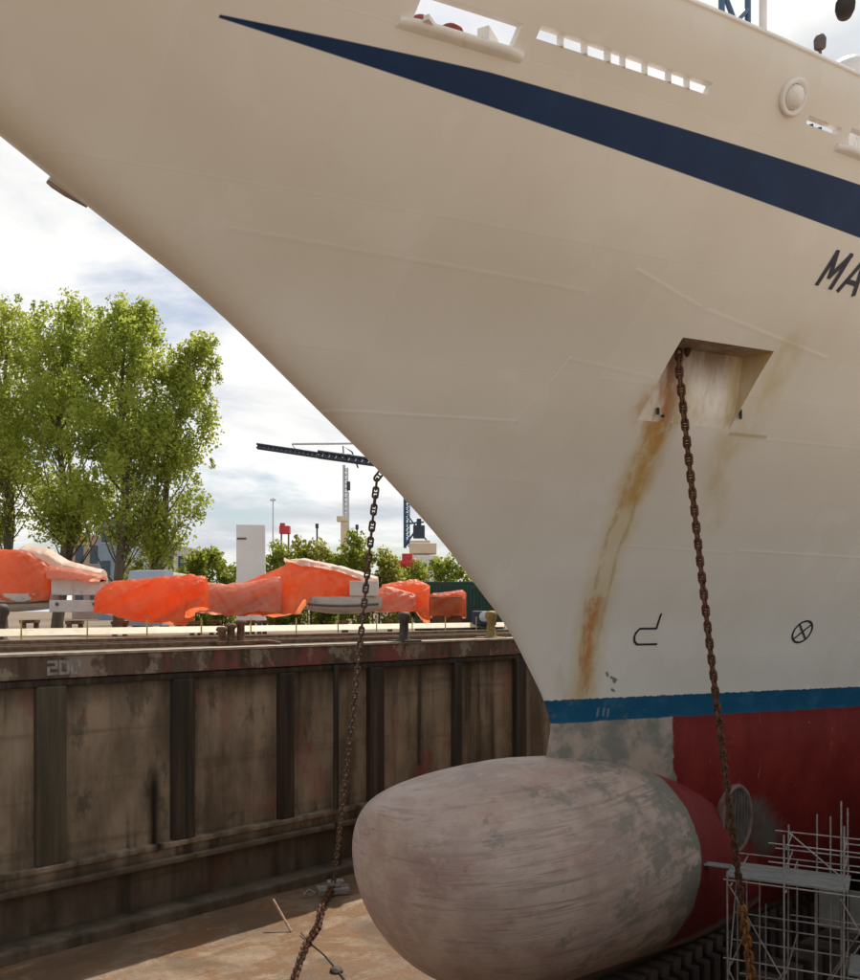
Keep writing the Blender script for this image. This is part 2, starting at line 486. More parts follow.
def leaf_material(name, lo, hi, tr=.62):
    g = G(name)
    n = g.noise(.45, (1, 1, 1), 3, .6)
    geo = g.nt.nodes.new('ShaderNodeNewGeometry')
    r = geo.outputs['Random Per Island']
    c = g.mix(g.add(g.mul(g.ss(.3, .7, n), .55), g.mul(r, .45)), lo, hi)
    d = g.nt.nodes.new('ShaderNodeBsdfDiffuse'); t = g.nt.nodes.new('ShaderNodeBsdfTranslucent')
    g.nt.links.new(c, d.inputs[0])
    tcol = g.mix(.5, c, (min(.8, hi[0] * 1.7), min(.8, hi[1] * 1.6), hi[2] * .8))
    g.nt.links.new(tcol, t.inputs[0])
    ms = g.nt.nodes.new('ShaderNodeMixShader'); ms.inputs[0].default_value = tr
    g.nt.links.new(d.outputs[0], ms.inputs[1]); g.nt.links.new(t.outputs[0], ms.inputs[2])
    g.nt.links.new(ms.outputs[0], g.out.inputs[0])
    return g.m


def tarp_material(name, lo, hi, tr=.3, rough=.38):
    g = G(name)
    n = g.noise(.9, (1, 1, 1), 5, .6)
    c = g.mix(g.ss(.3, .7, n), lo, hi)
    c = g.mix(g.mul(g.ss(.56, .7, g.noise(1.7, (1, 1, 2), 6, .7, off=(4, 1, 3))), .45), c, tuple(min(.9, x * .5 + .36) for x in hi))
    c = g.mix(g.mul(g.ss(.56, .7, g.noise(.8, (1, 1, 1.5), 6, .7, off=(9, 1, 3))), .28), c, tuple(x * .62 for x in lo))
    rd = g.absf(g.sub(g.noise(1.3, (1, 1, 1.3), 4, .55, dist=.6, off=(8, 2, 6)), .5))
    g.bump(g.add(g.noise(2.6, (1, 1, 1), 5, .6, dist=.8, off=(3, 3, 3)), g.mul(rd, -2.0)), .6, .12)
    g.done(c, rough, 0, .6)
    t = g.nt.nodes.new('ShaderNodeBsdfTranslucent'); g.nt.links.new(c, t.inputs[0])
    ms = g.nt.nodes.new('ShaderNodeMixShader'); ms.inputs[0].default_value = tr
    g.nt.links.new(g.b.outputs[0], ms.inputs[1]); g.nt.links.new(t.outputs[0], ms.inputs[2])
    g.nt.links.new(ms.outputs[0], g.out.inputs[0])
    return g.m


def rust_chain_material(name, lo, hi, pale):
    g = G(name)
    n = g.noise(7, (1, 1, 1), 6, .7)
    c = g.mix(g.ss(.3, .7, n), lo, hi)
    c = g.mix(g.mul(g.ss(.6, .72, g.noise(11, (1, 1, 1), 4, .6, off=(3, 3, 3))), .6), c, pale)
    g.bump(n, .4, .01)
    return g.done(c, .8, 0, .3)


M['hull'] = hull_material(); M['bulb'] = bulb_material(); M['wall'] = wall_material(); M['coping'] = coping_material()
M['floor'] = floor_material(); M['ground'] = ground_material()
M['bounce_pale'] = simple('warm_bounce_concrete', (.50, .385, .28), .12, .85, scale=.8, dirt=(.36, .27, .19), bump=.2)  # pale warm tone for the surfaces that bounce sunlight onto the hull
M['rib_dark'] = simple('black_wet_rib', (.035, .028, .02), .5, .7, scale=1.8, stretch=(2.2, 1, .08), dirt=(.12, .095, .065), dirt_amt=.5, bump=.5)
M['rib_mid'] = simple('mossy_rib_concrete', (.105, .09, .058), .45, .85, scale=1.6, stretch=(1, 1, .08), dirt=(.035, .03, .022), dirt_amt=.8, bump=.4)
M['white'] = simple('white_ship_paint', (.8, .79, .76), .06, .45, scale=2, dirt=(.55, .47, .36), dirt_amt=.2)
M['deck'] = simple('red_brown_deck', (.24, .07, .05), .3, .7, scale=2)
M['winch'] = simple('rusty_red_machinery', (.26, .05, .035), .4, .6, scale=3)
M['navy'] = simple('navy_lettering_paint', (.010, .016, .05), .2, .45, scale=3)
M['black'] = simple('black_marking_paint', (.035, .036, .042), .3, .5, scale=3)
M['dark'] = simple('dark_cavity_steel', (.03, .025, .022), .4, .8, scale=3)
M['thr'] = simple('thruster_tunnel_paint', (.15, .13, .11), .35, .7, scale=3, dirt=(.2, .05, .04))
M['thrrim'] = simple('pale_thruster_rim', (.20, .15, .13), .35, .65, scale=4, dirt=(.2, .06, .05), dirt_amt=.5)
M['chain_star'] = rust_chain_material('rusty_chain', (.05, .022, .014), (.16, .075, .04), (.30, .21, .15))
M['chain_low'] = rust_chain_material('orange_rust_chain', (.17, .075, .025), (.36, .17, .055), (.42, .25, .1))
M['chain_port'] = rust_chain_material('grey_rust_chain', (.07, .055, .042), (.2, .15, .11), (.45, .39, .32))
M['galv'] = simple('galvanised_tube', (.42, .40, .385), .3, .5, .3, scale=6, dirt=(.25, .2, .16))
M['board'] = simple('grey_deck_board', (.27, .295, .285), .25, .7, .1, scale=2.5, stretch=(1, 4, 1), dirt=(.24, .22, .19), bump=.3)
M['block'] = simple('dark_keel_timber', (.075, .058, .043), .45, .9, scale=1.5, stretch=(1, 1, .3), dirt=(.03, .026, .02), bump=.5)
M['blockcap'] = simple('pale_cap_timber', (.13, .1, .075), .4, .85, scale=3, dirt=(.1, .075, .05), bump=.4)
M['rail_steel'] = simple('worn_crane_rail', (.24, .18, .14), .3, .45, .6, scale=4, dirt=(.12, .07, .045))
M['edge'] = simple('worn_edge_steel', (.5, .44, .35), .25, .55, .1, scale=2, dirt=(.22, .16, .11))
M['cream_beam'] = simple('cream_painted_beam', (.56, .48, .34), .15, .6, scale=2, dirt=(.36, .28, .18))
M['yellow'] = simple('faded_yellow_paint', (.58, .43, .10), .25, .6, scale=4, dirt=(.25, .17, .08))
M['bollard'] = simple('dark_iron_bollard', (.07, .055, .045), .4, .65, .3, scale=5, dirt=(.2, .1, .05))
M['rustheap'] = simple('rusted_iron', (.17, .085, .045), .5, .85, scale=4, dirt=(.3, .2, .12), bump=.5)
M['brass'] = simple('yellow_brown_iron', (.3, .2, .06), .4, .6, .3, scale=6)
M['orange'] = tarp_material('orange_tarpaulin', (.92, .25, .09), (.95, .36, .18), .66)
M['orange2'] = tarp_material('red_orange_tarpaulin', (.92, .21, .065), (.94, .29, .12), .68)
M['orange3'] = tarp_material('faded_orange_tarpaulin', (.9, .34, .21), (.92, .46, .33), .62)
M['pale'] = tarp_material('sunlit_cream_top', (.84, .60, .44), (.88, .77, .64), .4, .5)  # cream stands for sun glare on the orange tarp tops
M['boatwhite'] = simple('white_fibreglass', (.62, .58, .54), .1, .4, scale=1.5, dirt=(.42, .3, .24))
M['boatgrey'] = simple('grey_fender_strip', (.12, .1, .095), .2, .6, scale=3)
M['ledgegrey'] = simple('grey_brown_ledge_paint', (.34, .29, .26), .15, .6, scale=3)
M['cradle'] = simple('brown_cradle_timber', (.16, .10, .06), .4, .85, scale=3, dirt=(.3, .22, .14))
M['green'] = simple('dark_green_container', (.012, .07, .05), .25, .5, scale=2)
M['bluem'] = simple('dark_blue_machine_paint', (.03, .05, .1), .3, .5, scale=4)
M['glass'] = simple('dark_tinted_glass', (.05, .08, .10), .2, .12, scale=2)
M['pylon'] = simple('white_pylon_panel', (.72, .73, .72), .05, .5, scale=1)
M['carp'] = simple('pale_blue_car_paint', (.34, .42, .5), .08, .25, scale=1)
M['tyre'] = simple('black_tyre', (.02, .02, .02), .2, .9, scale=5)
M['bldg'] = simple('pale_office_wall', (.62, .6, .56), .06, .7, scale=.4)
M['bldg2'] = simple('blue_grey_cladding', (.26, .33, .42), .12, .6, scale=.4)
M['brickb'] = simple('tan_pink_brick', (.5, .34, .27), .12, .8, scale=.6)
M['crane'] = simple('navy_crane_paint', (.03, .045, .075), .25, .5, scale=.6)
M['cranegrey'] = simple('haze_paled_crane_grey', (.6, .63, .66), .1, .5, scale=.6)  # grey lightened: distance haze put into the colour
M['tan'] = simple('tan_crane_base', (.74, .60, .44), .12, .6, scale=.5)
M['cblue'] = simple('steel_blue_crane_paint', (.06, .14, .24), .25, .5, scale=.6)
M['redb'] = simple('bright_red_boat_paint', (.6, .05, .045), .15, .45, scale=.8)
M['wood'] = simple('pale_stick_wood', (.55, .38, .28), .3, .8, scale=6)
M['cable'] = simple('dark_rubber_cable', (.05, .036, .025), .4, .7, scale=6)
M['grate'] = simple('grey_clump_steel', (.34, .33, .32), .3, .6, .2, scale=5, dirt=(.14, .09, .06))
M['bark'] = simple('grey_brown_bark', (.13, .105, .075), .35, .9, scale=2, stretch=(1, 1, .2), bump=.5)
M['leafA'] = leaf_material('poplar_leaf_fresh', (.185, .25, .05), (.40, .455, .125))
M['leafB'] = leaf_material('poplar_leaf_olive', (.17, .23, .045), (.385, .43, .12))
M['leafC'] = leaf_material('shrub_leaf', (.15, .20, .04), (.30, .34, .08), .58)
M['leafD'] = leaf_material('shrub_leaf_olive', (.17, .19, .05), (.33, .33, .10), .58)
M['palet'] = simple('pale_sign_paint', (.36, .35, .33), .4, .6, scale=4)


# ------------------------------------------------------------------ hull form
STEM = [(-1.39, 18.24), (-.65, 17.88), (1.07, 16.56), (3.12, 14.17), (4.58, 12.13), (5.57, 10.55), (7.0, 8.33), (7.76, 6.76), (7.95, 6.24), (8.29, 5.56), (8.61, 4.89)]


def s0(z):
    if z <= STEM[0][0]: return 18.24 - min(.3, (STEM[0][0] - z) * .3)
    if z >= 8.0:
        return 6.17 - (z - 8.0) * 2.1
    for (a, b), (c, d) in zip(STEM, STEM[1:]):
        if z <= c:
            return b + (d - b) * (z - a) / (c - a)
    return STEM[-1][1]


# smoothed stem profile
_tab = []
for i in range(421):
    z = -9 + i * .05
    _tab.append(z)
_raw = [s0(z) for z in _tab]
_smo = []
for i in range(len(_raw)):
    wn = 4 if _tab[i] < .5 else 9
    lo, hi = max(0, i - wn), min(len(_raw), i + wn + 1)
    _smo.append(sum(_raw[lo:hi]) / (hi - lo))


def stem(z):
    q = (z + 9) / .05
    i = int(max(0, min(len(_smo) - 2, math.floor(q))))
    return _smo[i] + (_smo[i + 1] - _smo[i]) * (q - i) + .16 * max(0.0, min(1.0, (z + 1) / 6))


Z_KEEL, Z_TOP = -8.3, 11.87


def hb(s, z):
    """half breadth of the hull at station s, height z"""
    t = s - stem(z)
    if t <= 0: return 0.0
    w = max(0.0, min(1.2, (z + 1) / 14.4)) ** 1.15
    x = (.4 + .386 * w) * t ** (1 - .247 * w)
    rr = .02 + .24 * max(0.0, min(1.0, (z + 1) / 9))
    x = math.sqrt(x * x + 2 * rr * t * math.exp(-t / .9))
    if x < 1e-5: return 0.0
    b = (x ** -6 + 11.0 ** -6) ** (-1 / 6)
    if z < -1:
        v = min(1.0, (-1 - z) / 7.3)
        e = 1.6 + max(0, s - 20) * .09
        b *= 1 - .80 * v ** e
    return b


SHIP_LABEL = 'white cruise ship with navy wedge on flared bow and scraped grey bulb in dock'
ship = empty('cruise_ship', W(0, P_SHIP, 0), ROTZ)
tag(ship, SHIP_LABEL, 'ship')


def SP(s, y, z):                                # ship-local -> world
    return W(s, P_SHIP + y, z)


def build_hull():
    NT, S_END = 120, 72.0
    zs = [Z_KEEL + (Z_TOP - Z_KEEL) * i / 96 for i in range(97)]
    bm = bmesh.new()
    grid = {}
    for side in (1, -1):
        for j, z in enumerate(zs):
            st = stem(z)
            for i in range(NT + 1):
                q = (i / NT) ** 2.1
                s = st + q * (S_END - st)
                if i == 0:
                    if side == 1:
                        grid[(0, i, j)] = bm.verts.new((st, 0, z))
                    grid[(side, i, j)] = grid[(0, i, j)]
                else:
                    grid[(side, i, j)] = bm.verts.new((s, side * hb(s, z), z))
    for side in (1, -1):
        for j in range(len(zs) - 1):
            for i in range(NT):
                q = [grid[(side, i, j)], grid[(side, i + 1, j)], grid[(side, i + 1, j + 1)], grid[(side, i, j + 1)]]
                if side == 1: q.reverse()
                q = list(dict.fromkeys(q))
                f = bm.faces.new(q); f.smooth = True
    # flat bottom and transom
    for i in range(1, NT):
        try: bm.faces.new([grid[(1, i, 0)], grid[(1, i + 1, 0)], grid[(-1, i + 1, 0)], grid[(-1, i, 0)]])
        except ValueError: pass
    for j in range(len(zs) - 1):
        bm.faces.new([grid[(1, NT, j)], grid[(1, NT, j + 1)], grid[(-1, NT, j + 1)], grid[(-1, NT, j)]])

    def cut(s1, s2, z1, z2, side):
        reg = [f for f in bm.faces if (f.calc_center_median().y * side > 0) and s1 - 1.2 < f.calc_center_median().x < s2 + 1.2 and z1 - .6 < f.calc_center_median().z < z2 + .6]
        for co, no in (((s1, 0, 0), (1, 0, 0)), ((s2, 0, 0), (1, 0, 0)), ((0, 0, z1), (0, 0, 1)), ((0, 0, z2), (0, 0, 1))):
            reg = [f for f in reg if f.is_valid]
            ge = set(reg)
            for f in reg: ge.update(f.edges); ge.update(f.verts)
            r = bmesh.ops.bisect_plane(bm, geom=list(ge), plane_co=co, plane_no=no, dist=1e-5)
            reg = [f for f in r['geom'] if isinstance(f, bmesh.types.BMFace)]
        kill = []
        for f in bm.faces:
            c = f.calc_center_median()
            if c.y * side > 0 and s1 < c.x < s2 and z1 < c.z < z2: kill.append(f)
        bmesh.ops.delete(bm, geom=kill, context='FACES')

    for side in (-1, 1):
        for hole in HOLES: cut(*hole, side)
    me = bpy.data.meshes.new('hull'); bm.to_mesh(me); bm.free()
    me.materials.append(M['hull'])
    o = bpy.data.objects.new('hull', me); COL.objects.link(o); o.parent = ship
    MATS_W[o.name] = mworld(ship).copy()
    return o


PK = (17.25, 19.62, 5.72, 7.3)                    # anchor pocket s1,s2,z1,z2
FL = (9.55, 11.2, 10.58, 10.9)                   # fairlead
SLOT = (11.5, 14.95, 10.78, 10.95)
SLOT2 = (17.3, 18.2, 10.86, 10.99)
SLOT3 = (18.45, 20.2, 10.75, 11.05)
HOLES = [PK, FL, SLOT, SLOT2, SLOT3]
hull = build_hull()


def hullpt(s, z, out=0.0, side=-1):
    return SP(s, side * (hb(s, z) + out), z)


def hn(s, z, side=-1):                           # outward normal, world
    e = .02
    a = hullpt(s + e, z, 0, side) - hullpt(s - e, z, 0, side); b = hullpt(s, z + e, 0, side) - hullpt(s, z - e, 0, side)
    nrm = a.cross(b).normalized()
    if nrm.dot(N * side) < 0: nrm = -nrm
    return nrm


def opening_lip(hole, name, depth=.13, mat=None, side=-1):
    """plate edge running inboard round a cut opening"""
    s1, s2, z1, z2 = hole
    m = MB(); loop = []
    k = max(4, int((s2 - s1) / .25))
    for i in range(k): loop.append((s1 + (s2 - s1) * i / k, z1))
    for i in range(3): loop.append((s2, z1 + (z2 - z1) * i / 3))
    for i in range(k): loop.append((s2 - (s2 - s1) * i / k, z2))
    for i in range(3): loop.append((s1, z2 - (z2 - z1) * i / 3))
    n = len(loop)
    a = [hullpt(s, z, .0, side) for s, z in loop]; b = [hullpt(s, z, -depth, side) for s, z in loop]
    m.add(a + b, [(i, (i + 1) % n, n + (i + 1) % n, n + i) for i in range(n)])
    return m.build(name, mat or M['white'], ship)


for h in (FL, SLOT, SLOT2, SLOT3):
    for side in (-1, 1):
        opening_lip(h, 'opening_frame', .14, None, side)


def build_pocket(side):
    s1, s2, z1, z2 = PK
    m = MB(); NS, NZ = 12, 10

    def dep(z):
        v = (z - z1) / (z2 - z1)
        return .004 + .72 * v ** 1.3
    P = {}
    for j in range(NZ + 1):
        z = z1 + (z2 - z1) * j / NZ
        for i in range(NS + 1):
            s = s1 + (s2 - s1) * i / NS
            P[i, j] = hullpt(s, z, -dep(z), side)
    vs = [P[i, j] for j in range(NZ + 1) for i in range(NS + 1)]
    m.add(vs, [(j * (NS + 1) + i, j * (NS + 1) + i + 1, (j + 1) * (NS + 1) + i + 1, (j + 1) * (NS + 1) + i) for j in range(NZ) for i in range(NS)], 0, True)
    for (i0) in (0, NS):
        s = s1 + (s2 - s1) * i0 / NS
        for j in range(NZ):
            za, zb = z1 + (z2 - z1) * j / NZ, z1 + (z2 - z1) * (j + 1) / NZ
            m.add([hullpt(s, za, 0, side), P[i0, j], P[i0, j + 1], hullpt(s, zb, 0, side)], [(0, 1, 2, 3)], 0)
    for i in range(NS):
        sa, sb = s1 + (s2 - s1) * i / NS, s1 + (s2 - s1) * (i + 1) / NS
        m.add([hullpt(sa, z2, 0, side), hullpt(sb, z2, 0, side), P[i + 1, NZ], P[i, NZ]], [(0, 1, 2, 3)], 0)
        m.add([hullpt(sa, z1, 0, side), hullpt(sb, z1, 0, side), P[i + 1, 0], P[i, 0]], [(0, 1, 2, 3)], 0)
    return m.build('anchor_pocket', M['pocket'], ship)


g = G('rusty_shaded_pocket_paint')
o_ = g.xyz(); X_, Z_ = o_[0], o_[2]
rn_ = g.noise(2.6, (1, 1, .25), 6, .7)
c_ = g.mix(g.ss(.35, .7, g.noise(1.1)), (.70, .66, .59), (.8, .77, .71))
c_ = g.mix(g.mul(g.ss(.45, .7, rn_), .55), c_, (.5, .36, .2))
m_, t_ = g.seg(17.75, 7.3, 17.85, 5.6, .28, .28, X_, Z_)
c_ = g.mix(g.mul(m_, g.ss(.3, .6, rn_)), c_, (.42, .2, .08))
m_, t_ = g.seg(17.2, 7.35, 19.7, 7.35, .55, .5, X_, Z_)  # dark brown along the top: stain and recess shade in one colour
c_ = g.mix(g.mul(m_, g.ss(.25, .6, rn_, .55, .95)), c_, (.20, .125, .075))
m_, t_ = g.seg(19.5, 7.3, 19.55, 6.0, .22, .2, X_, Z_)
c_ = g.mix(g.mul(m_, g.ss(.25, .6, rn_, .4, .9)), c_, (.46, .34, .15))
m_, t_ = g.seg(18.3, 6.2, 18.4, 5.4, .2, .2, X_, Z_)
c_ = g.mix(g.mul(m_, g.ss(.3, .6, rn_, .1, .6)), c_, (.55, .45, .2))
M['pocket'] = g.done(c_, .6, 0, .3)
for side in (-1, 1):
    build_pocket(side)

# hawse pipe mouth in the pocket
for side in (-1, 1):
    m = MB()
    c = hullpt(17.74, 7.12, -.55, side)
    ax = (N * (-side) * .75 + Vector((0, 0, .66)))
    m.lathe(c, [(.34, .5), (.34, .0), (.4, -.06), (.47, -.05), (.48, .04), (.42, .1)], 20, 0, ax)
    m.lathe(c, [(.0, .35), (.335, .35)], 20, 0, ax)
    m.build('hawse_pipe', M['dark'], ship)
# small welded cleats in the pocket
for (s, z, ds, dz) in ((17.6, 5.92, .05, .14), (17.78, 5.84, .09, .04), (19.66, 6.05, .06, .26)):
    c = hullpt(s, z, .02)
    m = MB(); m.box(c, (ds, .06, dz), ROTZ + .3); m.build('welded_cleat', M['dark'], ship)


# bulb
def bulb_mesh():
    st, L = 12.5, 4.3
    m = MB(); NA, stations = 56, []
    for i in range(30):
        x = i / 29
        q = x ** 2.0
        stations.append(st + q * L)
    k = 26
    stations += [st + L + (31 - st - L) * (i + 1) / k for i in range(k)]
    vs = []
    for s in stations:
        q = min(1, (s - st) / L)
        f = (1 - (1 - q) ** 2.25) ** (1 / 2.4)
        ztop, zbot, zt = -2.1, -7.4, -2.75
        aft = max(0, s - 17.0)
        ztop -= .06 * aft + .011 * aft ** 2
        zbot -= min(.8, .12 * aft)
        wy = max(.6, 2.86 - .085 * aft - .002 * aft ** 2)
        zu, zl = zt + (ztop - zt) * f, zt + (zbot - zt) * f
        zm = zl + (zu - zl) * .51
        for a in range(NA):
            c_, s_ = math.cos(2 * PI * a / NA), math.sin(2 * PI * a / NA)
            y = wy * f * (abs(c_) ** .92) * (1 if c_ >= 0 else -1)
            z = zm + ((zu - zm) if s_ > 0 else (zm - zl)) * s_
            vs.append(SP(s, y, z))
    n = len(stations)
    m.add(vs, [(i * NA + a, i * NA + (a + 1) % NA, (i + 1) * NA + (a + 1) % NA, (i + 1) * NA + a) for i in range(n - 1) for a in range(NA)], 0, True)
    return m


bulb = bulb_mesh().build('bulbous_bow', M['bulb'], ship)

# --- surface finder for things laid on the ship's side below water
from mathutils.bvhtree import BVHTree


def bvh_of(o):
    b = bmesh.new(); b.from_mesh(o.data); b.transform(mworld(o))
    t = BVHTree.FromBMesh(b); b.free(); return t


T_H, T_B = bvh_of(hull), bvh_of(bulb)


def onship(px, py):
    dirn = Vector(((px - CX) / F, 1, (HY - py) / F)).normalized()
    best = None
    for t in (T_H, T_B):
        r = t.ray_cast(Vector((0, 0, EYE)), dirn)
        if r[0] is not None and (best is None or r[3] < best[3]): best = r
    return best


# thruster tunnel openings
def thruster(px, py, r, side=-1):
    hit = onship(px, py)
    c, nr = hit[0], hit[1]
    if nr.dot(N) > 0: nr = -nr
    if nr.length < .5: nr = -N
    ax = (nr * .3 - N).normalized(); ax.z *= .5; ax.normalize()
    c = c + ax * .2
    m = MB(); m.lathe(c - ax * .05, [(r * 1.0, .02), (r * 1.05, .10), (r * 1.16, .11), (r * 1.2, .05), (r * 1.2, -1.3)], 32, 0, ax)
    t = MB(); t.lathe(c - ax * .05, [(0, .012), (r * .5, .014), (r * 1.02, .02)], 32, 0, ax)
    x = ax.orthogonal().normalized(); x = Vector((0, 0, 1)).cross(ax).normalized(); y = ax.cross(x)
    b = MB()
    for k in range(-3, 4):
        w = math.sqrt(max(.02, 1 - (k / 4) ** 2)) * r
        b.tube([c + x * (k / 4 * r) - y * w + ax * .03, c + x * (k / 4 * r) + y * w + ax * .03], .025, 6)
    hx = Vector((0, 0, 1)).cross(ax).normalized()
    for q_ in (m, t, b):
        q_.v = [v - hx * (v - c).dot(hx) * .36 for v in q_.v]
    tun = t.build('thruster_tunnel', M['thr'], ship)
    m.build('rim', M['thrrim'], tun); b.build('grille', M['thr'], tun)


thruster(731, 817, .82)

# painted marks and lettering, a paint film on the plating
def strokes(segs, w, mb, off=.012):
    for (a, b) in segs:
        dx, dz = b[0] - a[0], b[1] - a[1]; L = math.hypot(dx, dz)
        nx, nz = -dz / L * w / 2, dx / L * w / 2
        k = max(2, int(L / .08))
        ex, ez = dx / L * w * .35, dz / L * w * .35
        vs = []
        for i in range(k + 1):
            t = i / k
            s = a[0] - ex + (dx + 2 * ex) * t; z = a[1] - ez + (dz + 2 * ez) * t
            vs += [hullpt(s + nx, z + nz, off), hullpt(s - nx, z - nz, off)]
        mb.add(vs, [(2 * i, 2 * i + 1, 2 * i + 3, 2 * i + 2) for i in range(k)], 0, True)


def poly(pts): return list(zip(pts, pts[1:]))


let = MB()
strokes([((19.60, 8.56), (19.64, 9.13))], .105, let, .010)
strokes([((19.64, 9.12), (19.80, 8.72))], .11, let, .013)
strokes([((19.80, 8.72), (20.04, 9.12))], .11, let, .016)
strokes([((20.03, 9.13), (20.0, 8.54))], .105, let, .019)
strokes([((20.24, 8.53), (20.46, 9.12))], .105, let, .010)
strokes([((20.46, 9.12), (20.71, 8.51))], .105, let, .013)
strokes([((20.33, 8.70), (20.6, 8.69))], .09, let, .016)
let.build('name_lettering', M['navy'], ship)
mk = MB()
pts = [(20.21, 1.42), (20.45, 1.05), (19.99, 1.05), (19.92, .95), (19.91, .84), (19.96, .72), (20.06, .64), (20.62, .64)]
strokes(poly([(20.42, 1.42), (20.46, 1.05)]), .055, mk, .010)
strokes(poly(pts[1:]), .055, mk, .013)
mk.build('bulb_symbol', M['black'], ship)
mk = MB()
ring = [(25.07 + .3 * math.cos(2 * PI * i / 24), .92 + .3 * math.sin(2 * PI * i / 24)) for i in range(25)]
strokes(poly(ring), .055, mk, .010)
strokes([((25.07 - .21, .92 - .21), (25.07 + .21, .92 + .21))], .05, mk, .014)
strokes([((25.07 - .21, .92 + .21), (25.07 + .21, .92 - .21))], .05, mk, .018)
mk.build('thruster_symbol', M['black'], ship)

# fairlead sill below the forward opening, both sides
for side, SL in ((-1, FL), (1, FL), (-1, SLOT3), (1, SLOT3)):
    m = MB(); k = 14
    s1, s2 = SL[0] - .2, SL[1] + .2
    prof = [(0.0, .015), (.10, .0), (.14, -.05), (.10, -.10), (-.02, -.12)]
    vs = []
    for i in range(k + 1):
        s = s1 + (s2 - s1) * i / k
        e = min(1, i / 1.5, (k - i) / 1.5)
        for (o_, dz) in prof:
            vs.append(hullpt(s, SL[2] - .015 + dz, .01 + max(0, o_) * (.35 + .65 * e) if o_ > 0 else -.02, side))
    q = len(prof)
    m.add(vs, [(i * q + a, i * q + a + 1, (i + 1) * q + a + 1, (i + 1) * q + a) for i in range(k) for a in range(q - 1)], 0, True)
    for i in (0, k): m.add(vs[i * q:(i + 1) * q], [tuple(range(q))])
    m.build('fairlead_sill', M['white'], ship)
# rollers and horns standing in the fairlead
m = MB()
for (s, r) in ((9.95, .16), (10.45, .17)):
    c = hullpt(s, FL[2] - .15, -.26)
    m.lathe(c, [(r * 1.25, 0), (r * 1.25, .05), (r * .8, .12), (r * .8, .3), (r * 1.2, .36), (r * 1.1, .42), (0, .43)], 18)
m.build('fairlead_roller', M['winch'], ship)
m = MB(); m.box(hullpt(10.95, FL[2] + .12, -.3), (.42, .2, .3), ROTZ + .35); m.box(hullpt(10.2, FL[2] - .02, -.22), (1.2, .1, .08), ROTZ + .35)
m.build('fairlead_cheek', M['white'], ship)
# slot stanchions
for side in (-1, 1):
    for s in (11.95, 12.4, 12.85, 13.15, 13.6, 14.1, 14.5):
        m = MB(); m.box(hullpt(s, (SLOT[2] + SLOT[3]) / 2, -.07, side), (.045 + .05 * ((s * 7) % 1), .1, SLOT[3] - SLOT[2] + .02), ROTZ + .35)
        m.build('slot_stanchion', M['white'], ship)
# blocky fittings seen through the slots
for (s, w, h) in ((13.4, .5, .34), (14.3, .35, .28), (12.2, .3, .22)):
    m = MB(); m.cbox(hullpt(s, SLOT[2] + h / 2 - .2, -.5), (w, .3, h), ROTZ + .35, .03); m.build('bulwark_bracket', M['white'], ship)
for s in (17.42, 17.62, 17.85):
    m = MB(); m.box(hullpt(s, SLOT2[2] + .05, -.16), (.1, .1, .1), ROTZ + .35); m.build('scupper_grille', M['dark'], ship)
# rounded panama lead on the bulwark
m = MB()
c = hullpt(16.74, 11.15, 0.0); nr = hn(16.74, 11.15)
m.lathe(c, [(.31, -.05), (.33, .05), (.29, .09), (.22, .05), (.205, -.12)], 28, 0, nr)
pl = m.build('round_lead', M['hullplain'] if 'hullplain' in M else M['white'], ship)
m = MB(); m.lathe(c + nr * .03, [(.21, .0), (.2, .05), (.15, .11), (.08, .14), (0, .15)], 24, 0, nr)
m.build('cover_plate', M['white'], pl)
# outboard sill and bracket on the port bow
def near_port(px, py):
    """the point on this ray that comes closest to the port plating, and the plating there"""
    u = (px - CX) / F; best = None
    for k in range(600):
        Y = 9 + k * .025
        q = at(px, py, Y); s = D.dot(q); yl = N.dot(q) - P_SHIP
        if s < stem(q.z) + .05: continue
        gap = yl - hb(s, q.z)
        if best is None or abs(gap) < best[0]: best = (abs(gap), q, SP(s, hb(s, q.z) - .02, q.z))
    return best[1], best[2]


ends = [near_port(47, 181), near_port(66, 194), near_port(87, 207)]
m = MB(); m.tube([ends[0][0], ends[0][0].lerp(ends[1][0], .3), ends[1][0], ends[2][0]], [.035, .055, .05, .02], 8)
led = m.build('bow_ledge', M['ledgegrey'], ship)
m = MB()
vs = []
for q, h in ends: vs += [q.lerp(h, .35), q.lerp(h, .35) + Vector((0, 0, .03)), h + Vector((0, 0, .03)), h]
m.add(vs, [(4 * k + a, 4 * k + (a + 1) % 4, 4 * k + 4 + (a + 1) % 4, 4 * k + 4 + a) for k in range(2) for a in range(4)] + [(0, 1, 2, 3), (8, 9, 10, 11)])
m.build('flange', M['white'], led)

# fore deck, bulwark cap and fittings
m = MB(); k = 60
left, right = [], []
for i in range(k + 1):
    s = stem(10.35) + .05 + (72 - stem(10.35) - .1) * (i / k) ** 1.6
    b_ = max(.01, hb(s, 10.35) - .02)
    left.append(SP(s, b_, 10.35)); right.append(SP(s, -b_, 10.35))
m.add(left + right, [(i, i + 1, k + 2 + i, k + 1 + i) for i in range(k)])
m.build('fore_deck', M['deck'], ship)
m = MB()
cap = []
for i in range(120):
    q = (i / 119) ** 1.7
    s = stem(Z_TOP) + .02 + (72 - stem(Z_TOP)) * q
    cap.append(s)
for side in (-1, 1):
    vs = []
    for s in cap:
        b_ = hb(s, Z_TOP)
        vs += [SP(s, side * (b_ + .03), Z_TOP - .02), SP(s, side * (b_ + .03), Z_TOP + .05), SP(s, side * max(0, b_ - .2), Z_TOP + .05), SP(s, side * max(0, b_ - .2), Z_TOP - .02)]
    m.add(vs, [(4 * i + a, 4 * i + (a + 1) % 4, 4 * i + 4 + (a + 1) % 4, 4 * i + 4 + a) for i in range(len(cap) - 1) for a in range(4)], 0, True)
m.build('bulwark_cap', M['white'], ship)


